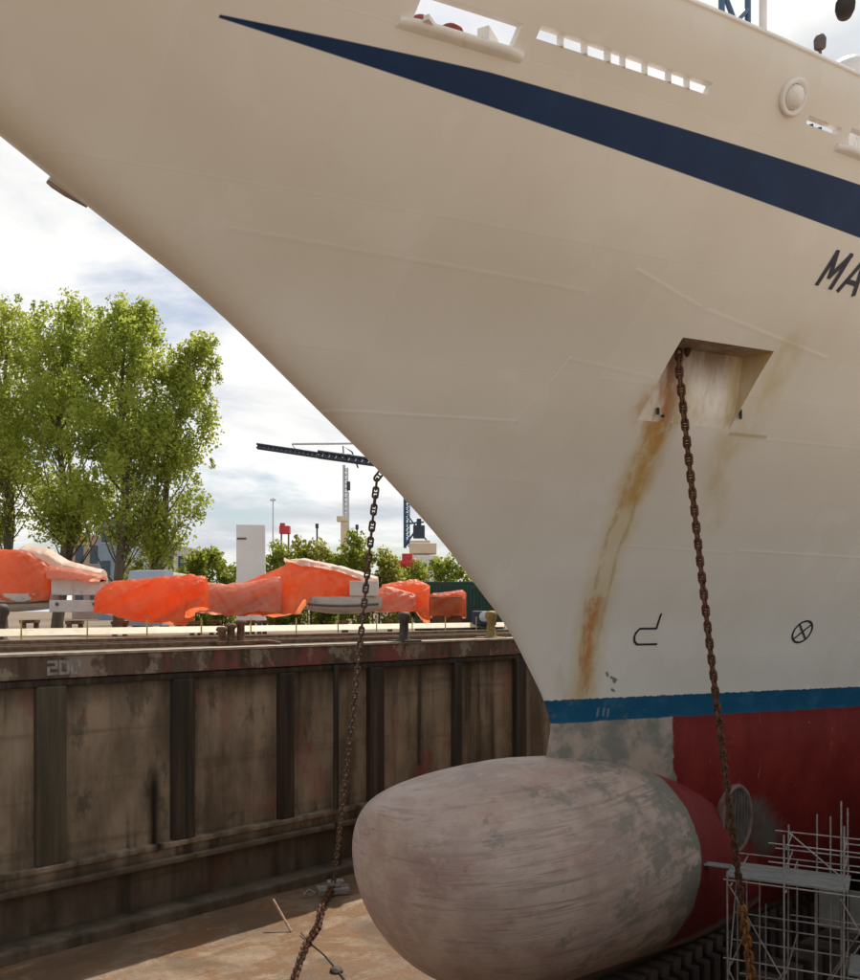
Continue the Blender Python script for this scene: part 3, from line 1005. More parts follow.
def deckpt(px, py, inb):                        # point on the ray (px,py) that lies inb metres inside the bulwark
    u = (px - CX) / F
    for i in range(500):
        Y = 12 + i * .05
        p = N.dot(Vector((u * Y, Y, 0))); s = D.dot(Vector((u * Y, Y, 0)))
        if p > P_SHIP - hb(s, Z_TOP) + inb:
            return at(px, py, Y)
    return at(px, py, 20)


q = deckpt(763, 26, .3)
m = MB(); m.tube([Vector((q.x, q.y, 11.75)), Vector((q.x, q.y, 14.2))], .07, 10); m.build('jack_staff', M['white'], ship)
q = deckpt(735, 12, .7)
m = MB()
for dx in (-.35, .35): m.tube([Vector((q.x + dx, q.y + dx * .9, 11.5)), Vector((q.x + dx, q.y + dx * .9, 13.4))], .06, 8)
m.tube([Vector((q.x - .35, q.y - .31, 12.0)), Vector((q.x + .35, q.y + .31, 12.9))], .05, 8)
m.tube([Vector((q.x - .35, q.y - .31, 12.9)), Vector((q.x + .35, q.y + .31, 12.0))], .05, 8)
m.build('blue_fender_frame', M['cblue'], ship)
q = deckpt(850, 40, 1.6)
vt = MB(); vt.lathe(Vector((q.x, q.y, 10.36)), [(.3, 0), (.3, 1.9), (.34, 2.2), (.5, 2.4), (.52, 2.9), (.4, 3.15), (0, 3.22)], 20)
v_ = vt.build('deck_ventilator', M['white'], ship)
m = MB(); l_ = at(845, 9, q.y - .5)
m.lathe(l_, [(0, -.2), (.16, -.18), (.2, 0), (.2, .16), (0, .17)], 18, 0, (-.4, -1, 0)); m.build('searchlight', M['dark'], v_)
q = deckpt(820, 34, .5)
m = MB(); m.tube([Vector((q.x, q.y, 11.6)), Vector((q.x, q.y, 12.55))], .035, 8)
m.lathe(Vector((q.x, q.y, 12.5)), [(.05, 0), (.11, .04), (.12, .2), (.08, .28), (0, .3)], 14); m.build('deck_lamp', M['boatgrey'], ship)
q = deckpt(845, 55, 1.3)
m = MB(); m.cbox(Vector((q.x, q.y, 11.4)), (.5, .35, 2.0), ROTZ, .04); m.build('pipe_locker', M['white'], ship)
# windlass inboard
m = MB(); c = SP(13.5, -1.8, 10.36)
m.cbox(c + Vector((0, 0, .35)), (1.6, 1.2, .7), ROTZ, .05)
m.tube([c + N * -1.2 + Vector((0, 0, .7)), c + N * 1.2 + Vector((0, 0, .7))], .38, 18)
m.build('windlass', M['winch'], ship)


# ------------------------------------------------------------------ chains
def chain(mb, path, pitch=.285, wire=.036, width=.26, mi=0, tw=.7):
    pts = [Vector(p) for p in path]
    cum = [0]
    for a, b in zip(pts, pts[1:]): cum.append(cum[-1] + (b - a).length)
    n = int(cum[-1] / pitch)

    def P(d):
        d = max(0, min(cum[-1], d))
        for i in range(len(pts) - 1):
            if d <= cum[i + 1] or i == len(pts) - 2:
                return pts[i].lerp(pts[i + 1], (d - cum[i]) / max(1e-9, cum[i + 1] - cum[i]))
    for k in range(n):
        d = (k + .5) * pitch
        c = P(d); t = (P(d + .1) - P(d - .1)).normalized()
        a = Vector((1, 0, 0)) if abs(t.x) < .8 else Vector((0, 1, 0))
        x = (a - t * a.dot(t)).normalized(); y = t.cross(x)
        ang = (PI / 2 if k % 2 else 0) + tw + random.uniform(-.12, .12)
        u = x * math.cos(ang) + y * math.sin(ang)
        hl = pitch / 2 + wire * 1.05; hw = width / 2 - wire
        loop = []
        st = hl - hw
        for i in range(14):
            th = 2 * PI * i / 14
            sx, sy = math.cos(th) * hw, math.sin(th) * hw
            loop.append(c + u * sx + t * (sy + (st if sy > 0 else -st)))
        seg = 6; w = u.cross(t)
        vs = []
        for i, p in enumerate(loop):
            tg = (loop[(i + 1) % 14] - loop[i - 1]).normalized(); e = tg.cross(w)
            vs += [p + (w * math.cos(2 * PI * j / seg) + e * math.sin(2 * PI * j / seg)) * wire for j in range(seg)]
        mb.add(vs, [(i * seg + j, i * seg + (j + 1) % seg, ((i + 1) % 14) * seg + (j + 1) % seg, ((i + 1) % 14) * seg + j) for i in range(14) for j in range(seg)], mi, True)
        mb.tube([c - u * hw, c + u * hw], wire * .75, 6, mi, False)


random.seed(4)
top = hullpt(17.74, 7.2, -.48)
ca = hullpt(17.75, 6.75, -.16); lowpt = W(21.0, 9.95, -8.0)
path = [top, ca]
for i in range(1, 13):
    q = ca.lerp(lowpt, i / 12); q.z -= .0
    bow = math.sin(PI * i / 12) * .12
    path.append(q - D * bow)
mb = MB(); chain(mb, path[:-2], .19, .033, .2)
anchor_chain = mb.build('anchor_chain', M['chain_star'], None, None)
tag(anchor_chain, 'long rusty anchor chain hanging from the pocket on the near side of the white bow', 'chain', 'anchor chains hanging from the bow')
mb = MB(); chain(mb, [path[-3], path[-2], path[-1], W(21.35, 9.98, -9.9), W(21.5, 9.9, -10.33), W(22.3, 9.2, -10.34)], .2, .042, .26)
mb.build('rust_caked_links', M['chain_low'], anchor_chain)

ptop = SP(17.74, hb(17.74, 7.1) - .45, 7.1)
foot = on_floor(333, 893); foot.z = Z_FLOOR + .3
lie = on_floor(294, 982); lie.z = Z_FLOOR + .05
A0 = at(377, 478, 26.0)
path = [ptop, ptop.lerp(A0, .5) + Vector((0, 0, .05)), A0]
for i in range(1, 15):
    t = i / 14
    q = A0.lerp(foot, t); q.z -= math.sin(PI * t) * .35
    path.append(q)
mb = MB(); chain(mb, path, .285, .036, .225, 0, .12)
pc = mb.build('anchor_chain', M['chain_port'], None, None)
tag(pc, 'grey-brown anchor chain slanting from behind the stem to the foot of the dock wall', 'chain', 'anchor chains hanging from the bow')
f2 = on_floor(322, 908); f2.z = Z_FLOOR + .12
mb = MB(); chain(mb, [foot, f2.lerp(foot, .4), f2, f2.lerp(lie, .3) + Vector((.15, 0, 0)), f2.lerp(lie, .6) + Vector((-.05, 0, 0)), lie, lie + (lie - f2) * .6], .24, .06, .34)
mb.build('chain_tail', M['chain_star'], pc)
# steel clump at the foot of the chain
r_ = empty('chain_clump', Vector((foot.x, foot.y, Z_FLOOR)), .3)
tag(r_, 'small grey steel chain clump on the dock floor where the slanting chain bends', 'clump')
m = MB(); c = Vector((foot.x, foot.y, Z_FLOOR))
m.cbox(c + Vector((0, 0, .14)), (1.3, .7, .28), .3, .05); m.build('base_block', M['grate'], r_)
m = MB(); m.cbox(c + Vector((.1, 0, .42)), (.7, .4, .28), .3, .06); m.build('top_plate', M['grate'], r_)
m = MB(); m.tube([c + Vector((-.75, -.35, .1)), c + Vector((-.95, -.5, .3)), c + Vector((-1.15, -.6, .1))], .06, 8); m.build('lug', M['grate'], r_)


# ------------------------------------------------------------------ ground, dock floor, dock wall
SA, SB, PA = -16.0, 125.0, .5
BIG = 2600.0
m = MB()


def gq(s1, s2, p1, p2, z=0.0, n=1):
    m.add([W(s1, p1, z), W(s2, p1, z), W(s2, p2, z), W(s1, p2, z)], [(0, 1, 2, 3)])


gq(-BIG, BIG, P_WALL + 1.1, BIG); gq(-BIG, BIG, -BIG, PA); gq(-BIG, SA, PA, P_WALL + 1.1); gq(SB, BIG, PA, P_WALL + 1.1)
m.add([W(SA, PA, 0), W(SB, PA, 0), W(SB, PA, Z_FLOOR), W(SA, PA, Z_FLOOR)], [(0, 1, 2, 3)])
me_ = MB(); me_.add([W(SA, PA, 0), W(SA, P_WALL + 1.1, 0), W(SA, P_WALL + 1.1, Z_FLOOR), W(SA, PA, Z_FLOOR)], [(0, 1, 2, 3)])
tag(me_.build('dock_end_bounce', M['bounce_pale'], None, W(SA, 16, Z_FLOOR), rz=ROTZ), kind='structure')  # unseen dock end wall, made pale to bounce sun onto the stem
m.add([W(SB, PA, 0), W(SB, P_WALL + 1.1, 0), W(SB, P_WALL + 1.1, Z_FLOOR), W(SB, PA, Z_FLOOR)], [(0, 1, 2, 3)])
gr = m.build('quay_ground', M['ground'], None, (0, 0, 0)); tag(gr, kind='structure')
m = MB(); m.add([W(-60, -70, .004), W(140, -70, .004), W(140, .45, .004), W(-60, .45, .004)], [(0, 1, 2, 3)])
tag(m.build('bounce_pavement', M['bounce_pale'], None, W(0, -30, 0), rz=ROTZ), kind='structure')  # unseen pale slab added to bounce light up at the bow flare
m = MB()
nx, ny = 340, 80
vs = []
for i in range(nx + 1):
    for j in range(ny + 1):
        s, p = SA - .5 + (SB - SA + 1) * i / nx, PA - .2 + (P_WALL + .8 - PA) * j / ny
        z = Z_FLOOR + .07 * mnoise.noise(Vector((s * .35, p * .35, 3))) + .035 * mnoise.noise(Vector((s * 1.3, p * 1.3, 9)))
        vs.append(W(s, p, z))
m.add(vs, [(i * (ny + 1) + j, (i + 1) * (ny + 1) + j, (i + 1) * (ny + 1) + j + 1, i * (ny + 1) + j + 1) for i in range(nx) for j in range(ny)], 0, True)
fl = m.build('dock_floor', M['floor'], None, W(0, 0, 0), rz=ROTZ); tag(fl, kind='structure')

wall = empty('dock_wall', W(0, P_WALL, 0), ROTZ)
tag(wall, 'stained brown concrete dry dock wall with dark ribs and a rust-patched coping', 'dock wall')
PW = P_WALL


def wbox(mb, s1, s2, p1, p2, z1, z2):
    mb.add([W(s, p, z) for z in (z1, z2) for p in (p1, p2) for s in (s1, s2)],
           [(0, 2, 3, 1), (4, 5, 7, 6), (0, 1, 5, 4), (1, 3, 7, 5), (3, 2, 6, 7), (2, 0, 4, 6)])


def wbev(mb, s1, s2, p1, p2, z1, z2, ch=.04):
    mb.cbox(W((s1 + s2) / 2, (p1 + p2) / 2, (z1 + z2) / 2), (s2 - s1, p2 - p1, z2 - z1), ROTZ, ch)


m = MB(); wbox(m, SA, SB, PW + .25, PW + 1.1, -8.0, -.9); m.build('panel_face', M['wall'], wall)
m = MB(); wbox(m, SA, SB, PW + .45, PW + 1.09, Z_FLOOR - .3, -8.02); m.build('lower_panel', M['wall'], wall)
m = MB(); wbev(m, SA, SB, PW - .05, PW + 1.1, -.9, -.09); m.build('coping_beam', M['coping'], wall)
m = MB(); wbev(m, SA, SB, PW - .1, PW + .35, -.085, .02, .02); m.build('edge_strip', M['edge'], wall)
m = MB(); wbox(m, SA, SB, PW + .352, PW + 1.098, -.088, .004); m.build('coping_top', M['ground'], wall)
m = MB(); wbev(m, SA, SB, PW - .12, PW + .6, -7.72, -7.5, .05); wbev(m, SA, SB, PW - .25, PW + .6, -8.32, -8.1, .05)
wbox(m, SA, SB, PW + .05, PW + .6, -8.12, -7.7); m.build('ledge', M['ledge'] if 'ledge' in M else M['wall'], wall)
m = MB(); wbev(m, SA, SB, PW - .7, PW + .5, Z_FLOOR - .3, Z_FLOOR + .42, .08); m.build('footing', M['wall'], wall)
m = MB(); wbev(m, SA, SB, PW + .0, PW + .3, -1.18, -.93, .05); m.build('haunch', M['rib_dark'], wall)
ribs = [(-12.3, .9, 0), (-7.2, .8, 1), (-2.1, .8, 0), (3.0, .9, 0), (8.0, .8, 1), (12.95, 1.05, 0), (18.15, .95, 1), (23.1, .75, 1), (28.3, .9, 1), (33.9, .55, 1), (39.0, .9, 1), (44.2, .7, 1)]
s = 49.3
while s < SB - 2:
    ribs.append((s, .8, 1)); s += 5.1
for (s, w, dk) in ribs:
    m = MB(); wbev(m, s - w / 2, s + w / 2, PW - .06, PW + .3, -7.5, -1.17, .06)
    if dk:   # pale weathered arris beside the wet face
        pass
    m.build('rib', M['rib_dark'] if dk else M['rib_mid'], wall)
# weep pipe and black seep below it
m = MB(); m.tube([W(25.7, PW - .16, -.95), W(25.7, PW - .16, -7.45)], .13, 10); m.tube([W(25.7, PW - .3, -8.0), W(25.75, PW - .3, Z_FLOOR + .5)], .13, 10); m.build('drain_pipe', M['rib_dark'], wall)
# distance figures painted on the coping
DIG = {'2': [((0, 1), (.7, 1)), ((.7, 1), (.7, .5)), ((.7, .5), (0, .5)), ((0, .5), (0, 0)), ((0, 0), (.7, 0))],
       '0': [((0, 0), (.7, 0)), ((.7, 0), (.7, 1)), ((.7, 1), (0, 1)), ((0, 1), (0, 0))]}
m = MB()
sx = 12.82
for ch in '200':
    for k, ((a, b), (c, d)) in enumerate(DIG[ch]):
        h, wd = .42, .4
        p0 = (sx + a * wd, -.72 + b * h); p1 = (sx + c * wd, -.72 + d * h)
        lx, lz = (p1[0] - p0[0]), (p1[1] - p0[1]); t_ = .05
        if abs(lx) > abs(lz): x1, x2, y1, y2 = min(p0[0], p1[0]) - t_, max(p0[0], p1[0]) + t_, p0[1] - t_, p0[1] + t_
        else: x1, x2, y1, y2 = p0[0] - t_, p0[0] + t_, min(p0[1], p1[1]) + t_, max(p0[1], p1[1]) - t_
        m.add([W(x1, PW - .056, y1), W(x2, PW - .056, y1), W(x2, PW - .056, y2), W(x1, PW - .056, y2)], [(0, 1, 2, 3)])
    sx += .42
m.build('distance_figures', M['palet'], wall)

# ------------------------------------------------------------------ keel blocks
proto = None
kb = MB(); kc = MB()
kb.cbox(W(0, P_SHIP, Z_FLOOR + .85), (.34, 2.2, 1.7), ROTZ, .03)
kc.cbox(W(0, P_SHIP, Z_FLOOR + 1.88), (.36, 1.7, .33), ROTZ, .03)
KG = 'keel blocks under the hull'
KL = 'dark keel block with a pale timber cap in the close row under the hull'
base = W(0, P_SHIP, Z_FLOOR)
for i in range(46):
    s = 18.6 + i * .62
    if i == 0:
        proto = empty('keel_block', base, ROTZ); tag(proto, KL, 'keel block', KG)
        kids = [kb.build('pier', M['block'], proto), kc.build('cap', M['blockcap'], proto)]
        o = proto
    else:
        o = proto.copy(); COL.objects.link(o)
        for c in kids:
            c2 = c.copy(); COL.objects.link(c2); c2.parent = o
    o.location = W(s, P_SHIP, Z_FLOOR)

sb = MB(); sb.cbox(W(0, P_SHIP, Z_FLOOR + .7), (.8, 1.0, 1.4), ROTZ, .03)
for i in range(14):
    if i == 0:
        sp_ = sb.build('pier', M['block'], None, W(0, P_SHIP, Z_FLOOR), rz=ROTZ); o = sp_; o.name = 'side_block'
        tag(o, 'squat dark timber side block in the row between keel blocks and scaffold', 'side block', 'side blocks beside the keel')
    else:
        o = sp_.copy(); COL.objects.link(o)
    o.location = W(23.8 + i * 1.25, P_SHIP - 2.2 - .07 * i, Z_FLOOR)

# ------------------------------------------------------------------ scaffold
E1 = Vector((.89, -.455, 0)); E2 = Vector((.455, .89, 0)); SO = Vector((7.35, 22.1, 0))
scaf = empty('scaffold', Vector((SO.x, SO.y, Z_FLOOR)), math.atan2(E1.y, E1.x))
tag(scaf, 'galvanised tube scaffold tower with grey deck boards beside the red hull', 'scaffold')


def SF(u, v, z): return Vector((SO.x + E1.x * u + E2.x * v, SO.y + E1.y * u + E2.y * v, z))


def tubepart(name, a, b, r=.028, mat='galv'):
    mm = MB(); mm.tube([a, b], r, 6); return mm.build(name, M[mat], scaf)


us = [0.0, 1.25, 2.5, 3.7, 4.9, 6.1, 7.3]; vs_ = [0.0, 1.4, 2.7]
tops = {(0, 0): -4.9, (1, 0): -3.85, (2, 0): -3.5, (3, 0): -3.2, (4, 0): -3.6, (5, 0): -3.4, (0, 1): -4.6, (1, 1): -3.9, (2, 1): -3.2, (3, 1): -3.1, (4, 1): -3.4, (5, 1): -3.4,
        (0, 2): -5.6, (1, 2): -5.2, (2, 2): -3.6, (3, 2): -3.3, (4, 2): -3.4, (5, 2): -3.4, (6, 0): -3.3, (6, 1): -3.2, (6, 2): -3.5}
random.seed(8)
for (i, j), zt in tops.items():
    u, v = us[i] + random.uniform(-.06, .06), vs_[j] + random.uniform(-.05, .05)
    tubepart('upright', SF(u, v, Z_FLOOR + .02), SF(u + random.uniform(-.03, .03), v, zt), .024)
for z in (-9.6, -8.4, -7.05, -5.12):
    for j in range(3):
        tubepart('ledger', SF(-.15, vs_[j] + .06, z), SF(7.5, vs_[j] + .06, z + random.uniform(-.03, .03)), .02)
    for i in range(7):
        tubepart('transom', SF(us[i] + .06, -.15, z - .06), SF(us[i] + .06, 2.85, z - .06), .02)
for z in (-4.55, -4.1):
    for j in (0, 1):
        tubepart('guard_rail', SF(.9, vs_[j] + .06, z), SF(5.2, vs_[j] + .06, z - .02), .018)
    for i in (1, 2, 4):
        tubepart('guard_rail', SF(us[i] + .06, -.1, z - .05), SF(us[i] + .06, 1.5, z - .05), .018)
for (a, b) in (((0, 0, -7.3), (1.25, 0, -9.6)), ((0, 0, -5.2), (1.25, 0, -7.3)), ((1.25, 0, -7.3), (2.5, 0, -9.6)), ((2.5, 0, -9.6), (3.7, 0, -7.4)), ((2.5, 0, -5.2), (3.7, 0, -7.3)),
               ((0, 1.4, -9.6), (1.25, 1.4, -7.4)), ((2.5, 1.4, -7.3), (3.7, 1.4, -5.2)), ((3.7, 0, -9.6), (4.9, 0, -7.4)), ((0, 0, -7.4), (0, 1.4, -5.2)), ((2.5, 0, -5.2), (2.5, 1.4, -7.3)),
               ((1.25, 1.4, -4.1), (2.5, 1.4, -5.1)), ((1.25, 2.7, -9.6), (3.7, 2.7, -5.2)), ((3.7, 0, -5.1), (4.9, 0, -3.7))):
    tubepart('brace', SF(a[0], a[1] - .07, a[2]), SF(b[0], b[1] - .07, b[2]), .02)
for (u, v, zt) in ((.62, .7, -5.1), (1.9, .75, -5.15), (3.1, .7, -3.5), (4.3, .8, -3.9), (.6, 2.1, -6.2), (1.85, 2.0, -3.7), (3.1, 2.1, -3.4), (3.4, 1.4, -4.0), (4.3, 2.1, -3.6), (2.2, 1.4, -3.6)):
    tubepart('upright', SF(u, v, Z_FLOOR + .02), SF(u, v, zt), .022)
for (u, v, z, u2, v2, z2) in ((.0, .7, -6.1, 3.7, .75, -6.1), (1.2, 2.1, -6.4, 5.0, 2.1, -6.4), (2.5, 2.1, -4.4, 5.0, 2.1, -4.4), (2.5, 2.1, -8.0, 6.0, 2.1, -8.0), (1.25, 1.4, -9.6, 2.5, 1.4, -7.1), (3.1, 2.1, -8.0, 4.3, 2.1, -5.2), (2.5, 1.4, -9.6, 3.7, 1.4, -7.2)):
    tubepart('ledger' if z == z2 else 'brace', SF(u, v, z), SF(u2, v2, z2), .019)
for j in range(5):
    v0 = .06 + j * .275
    mm = MB(); mm.cbox(SF(1.28, v0 + .13, -5.03 + .004 * (j % 2)), (2.75, .262, .05), math.atan2(E1.y, E1.x), .008)
    mm.build('deck_board', M['board'], scaf)
mm = MB(); mm.cbox(SF(-.35, 1.15, -5.08), (.9, .3, .045), math.atan2(E1.y, E1.x), .008); mm.build('deck_board', M['board'], scaf)
for j in range(5):
    v0 = .06 + j * .275
    mm = MB(); mm.cbox(SF(4.35, v0 + .13, -6.95 + .004 * (j % 2)), (3.4, .262, .05), math.atan2(E1.y, E1.x), .008)
    mm.build('deck_board', M['board'], scaf)
for (u, v, z, w, h) in ((2.1, 2.75, -6.2, .5, 1.2), (2.75, 2.75, -6.3, .35, 1.1)):
    mm = MB(); mm.cbox(SF(u, v, z), (w, .05, h), math.atan2(E1.y, E1.x), .01); mm.build('toe_panel', M['board'], scaf)

# ------------------------------------------------------------------ small things on the dock floor
m = MB(); a = on_floor(291, 931); m.tube([a, at(273, 899, a.y + .6)], .045, 8)
tag(m.build('leaning_stick', M['wood'], None), 'thin pale wooden stick leaning out of the wall shadow onto the sunlit dock floor', 'stick')
m = MB(); pts = []
for (px, py) in ((301, 934), (308, 942), (325, 957), (338, 972), (352, 990)):
    q = on_floor(px, py); q.z = Z_FLOOR + .05 + .03 * mnoise.noise(Vector((q.x, q.y, 0))); pts.append(q)
m.tube(pts, .024, 7)
tag(m.build('ground_cable', M['cable'], None), 'thin dark cable lying across the sunlit dock floor', 'cable')
random.seed(2)
for k, (px, py, sz, lab) in enumerate(((336, 972, .22, 'dark stone-like lump at the end of the cable on the dock floor'),)):
    b = bmesh.new(); bmesh.ops.create_icosphere(b, subdivisions=3, radius=sz)
    q = on_floor(px, py)
    for v in b.verts:
        v.co *= 1 + .35 * mnoise.noise(v.co * 4 + Vector((k * 7, 0, 0))); v.co.z *= .55
    m = MB(); b.verts.index_update(); m.add([v.co + q + Vector((0, 0, sz * .25)) for v in b.verts], [[v.index for v in f.verts] for f in b.faces], 0, True); b.free()
    tag(m.build('silt_lump', M['cable'] if k == 0 else M['cradle'], None), lab, 'lump')

# ------------------------------------------------------------------ quay edge: rails, guard rail, bollards
for k, (p, lab) in enumerate(((P_WALL + 2.0, 'worn steel crane rail nearest the dock edge, set in the quay'), (P_WALL + 3.7, 'worn steel crane rail on the quay, farther from the dock edge'))):
    m = MB(); z = .0
    wbox(m, SA - 40, SB + 60, p - .14, p + .14, 0, .03); wbox(m, SA - 40, SB + 60, p - .04, p + .04, .03, .15); wbox(m, SA - 40, SB + 60, p - .09, p + .09, .15, .21)
    tag(m.build('crane_rail', M['rail_steel'], None, W(0, p, 0), rz=ROTZ), lab, 'rail', 'crane rails along the quay')
m = MB(); wbev(m, SA - 40, SB + 60, P_WALL + 4.9, P_WALL + 5.5, -.1, .34, .05)
tag(m.build('kerb_beam', M['cradle'], None, W(0, P_WALL + 5.2, 0), rz=ROTZ), 'low brown kerb beam running along the quay behind the crane rails', 'kerb')
gp = P_WALL + 6.3
gro = empty('guard_rail', W(0, gp, 0), ROTZ); tag(gro, 'long cream beam rail carried on thin faded yellow posts along the quay', 'guard rail')
m = MB(); pr = [(-.52, .48), (-.50, .50), (-.04, .77), (.1, .77), (.1, .48)]
vs = [W(13.2, gp + a, z) for a, z in pr] + [W(53.5, gp + a, z) for a, z in pr]
m.add(vs, [(i, (i + 1) % 5, 5 + (i + 1) % 5, 5 + i) for i in range(5)] + [(0, 1, 2, 3, 4), (5, 6, 7, 8, 9)]); m.build('rail_beam', M['cream_beam'], gro)
s = 14.0
while s < 53:
    m = MB(); m.tube([W(s, gp - .66, 0), W(s, gp - .66, 1.15)], .035, 6); m.build('post', M['yellow'], gro); s += 2.75


def bollard(px, py_top, py_bot, Y, lab, mat='bollard', kind='double'):
    c = at(px, py_bot, Y); h = (py_bot - py_top) / F * Y
    c.z = 0 if c.z > -.6 else c.z
    h = at(px, py_top, Y).z - c.z
    r_ = empty('mooring_bollard', c); tag(r_, lab, 'bollard', 'bollards on the quay')
    m = MB(); m.lathe(c, [(h * .28, 0), (h * .28, h * .05), (h * .17, h * .12), (h * .15, h * .62), (h * .22, h * .76), (h * .23, h * .9), (h * .15, h), (0, h * 1.01)], 18)
    m.build('post', M[mat], r_)
    m = MB(); m.cbox(c + Vector((0, 0, .03)), (h * .9, h * .8, .08), ROTZ, .02); m.build('base_plate', M[mat], r_)


bollard(0, 604, 640, 42.0, 'dark iron bollard at the far left on the quay edge')
bollard(404, 612, 632, 44.5, 'dark iron bollard in front of the orange-covered boat nearest the stem')
bollard(491, 611, 632, 50, 'small yellow-brown bollard on the quay beside the ship stem', 'brass')
# rusted fairlead rollers on the quay
rr = empty('quay_roller', W(21.6, P_WALL + 2.9, 0), ROTZ); tag(rr, 'rusted iron roller fairlead heap on the quay in front of the white pylon', 'roller fairlead')
c = at(231, 640, 39.5); c.z = 0
m = MB()
for dx in (-.45, .0, .5): m.lathe(c + D * dx, [(.26, .0), (.3, .1), (.18, .22), (.17, .7 + dx * .3), (.28, .82 + dx * .3), (.2, .95 + dx * .3), (0, .97 + dx * .3)], 14)
m.build('roller', M['rustheap'], rr)
m = MB(); m.cbox(c + Vector((.1, 0, .1)), (1.9, .8, .2), ROTZ, .04); m.tube([c + D * .9 + Vector((0, 0, .1)), c + D * 1.5 + N * -.5 + Vector((0, 0, .15)), c + D * 2.0 + N * -.9 + Vector((0, 0, .05))], .09, 7)
m.build('base_plate', M['rustheap'], rr)


# ------------------------------------------------------------------ boats under tarpaulins
def cloth(name, px1, px2, Y, prof, mat, parent, depth=2.6, hem=None, seed=0, fold=.1):
    """draped sheet: prof = [(fraction, top px row)], hem = [(fraction, bottom px row)]"""
    def ip(t, tab):
        for (a, b), (c, d) in zip(tab, tab[1:]):
            if t <= c: return b + (d - b) * (t - a) / (c - a + 1e-9)
        return tab[-1][1]
    NX, NV = 64, 36
    m = MB(); vs = []
    for i in range(NX + 1):
        t = i / NX
        px = px1 + (px2 - px1) * t
        top = at(px, ip(t, prof), Y); bot = at(px, ip(t, hem), Y)
        H = top.z - bot.z
        for j in range(NV + 1):
            v = j / NV * 2 - 1                     # -1 near hem, 0 ridge, 1 far hem
            a = abs(v)
            yy = (depth / 2) * (a ** .75 if a < .55 else .55 ** .75 + (a - .55) * .25 / .45 * .6)
            if a < .55: zz = 1 - .30 * (a / .55) ** 1.6
            else: zz = .70 * (1 - (a - .55) / .45)
            z = bot.z + H * zz
            q = Vector((top.x, Y + (yy if v > 0 else -yy), z))
            n1 = mnoise.noise(Vector((q.x * .9, q.z * .35, seed * 5.1 + v)))
            n2 = mnoise.noise(Vector((q.x * 2.6, q.z * 1.2 + q.y, seed * 3.3)))
            n3 = 1 - abs(mnoise.noise(Vector((q.x * 1.4 + q.z * 1.1, q.y * .7, seed * 9.0)))) * 3
            n4 = 1 - abs(mnoise.noise(Vector((q.x * 1.1 - q.z * 2.1, q.y * .5, seed * 4.0 + 2)))) * 4
            q.y += (n1 * fold * 1.8 + n2 * fold * .7 + n3 * fold * .8 - n4 * fold * .9) * (1 if v < 0 else -1) * min(1, a * 2.5)
            q.z += (n2 * fold * .6 + n3 * fold * .35) * (1 if a < .9 else .6)
            if a > .97: q.z += (abs(n1) * .35 + n4 * .06) * (1 if v < 0 else -.2)
            e = min(t, 1 - t)
            if e < .05: q.y = Y + (q.y - Y) * (.65 + .35 * e / .05)
            vs.append(q)
    m.add(vs, [(i * (NV + 1) + j, (i + 1) * (NV + 1) + j, (i + 1) * (NV + 1) + j + 1, i * (NV + 1) + j + 1) for i in range(NX) for j in range(NV)], 0, True)
    for i in (0, NX):                               # gathered ends
        m.add(vs[i * (NV + 1):(i + 1) * (NV + 1)], [tuple(range(NV + 1))], 0)
    return m.build(name, mat, parent)


def boat_hull(parent, px1, px2, Y, py_top, py_bot, beam=2.4, mat='boatwhite', strip=True):
    a, b = at(px1, py_top, Y), at(px2, py_bot, Y)
    L = b.x - a.x; H = a.z - b.z
    m = MB(); NX, NA = 24, 10; vs = []
    for i in range(NX + 1):
        t = i / NX
        w = (1 - abs(2 * t - 1) ** 3.2) ** .6 * .5 + .02
        for j in range(NA + 1):
            an = PI * j / NA
            yy = -math.cos(an) * beam * w; zz = a.z - H * (math.sin(an) ** .55) * (.75 + .25 * (1 - abs(2 * t - 1) ** 2))
            vs.append(Vector((a.x + L * t, Y + yy, zz)))
    m.add(vs, [(i * (NA + 1) + j, (i + 1) * (NA + 1) + j, (i + 1) * (NA + 1) + j + 1, i * (NA + 1) + j + 1) for i in range(NX) for j in range(NA)], 0, True)
    for i in range(NX): m.add([vs[i * (NA + 1)], vs[(i + 1) * (NA + 1)], vs[(i + 1) * (NA + 1) + NA], vs[i * (NA + 1) + NA]], [(0, 1, 2, 3)])
    h = m.build('boat_hull', M[mat], parent)
    if strip:
        m = MB(); vs = [vs[i * (NA + 1) + 1] + Vector((0, -.05, 0)) for i in range(1, NX)]
        m.tube(vs, .07, 6); m.build('fender_strip', M['boatgrey'], h)
    return h


def trestle(parent, px, Y, ztop):
    c = at(px, 611, Y); c.z = 0
    m = MB()
    m.cbox(c + Vector((0, 0, ztop - .1)), (.35, 2.2, .2), 0, .02)
    for yy in (-.9, .9):
        m.cbox(c + Vector((0, yy, (ztop - .2) / 2)), (.25, .25, ztop - .2), 0, .02)
    m.build('trestle', M['cradle'], parent)


BG = 'boats laid up under tarpaulins on the quay'


def boat(px1, px2, Y, label, name='covered_boat'):
    c = at((px1 + px2) / 2, HY, Y); c.z = 0
    o = empty(name, c); tag(o, label, 'boat', BG); return o


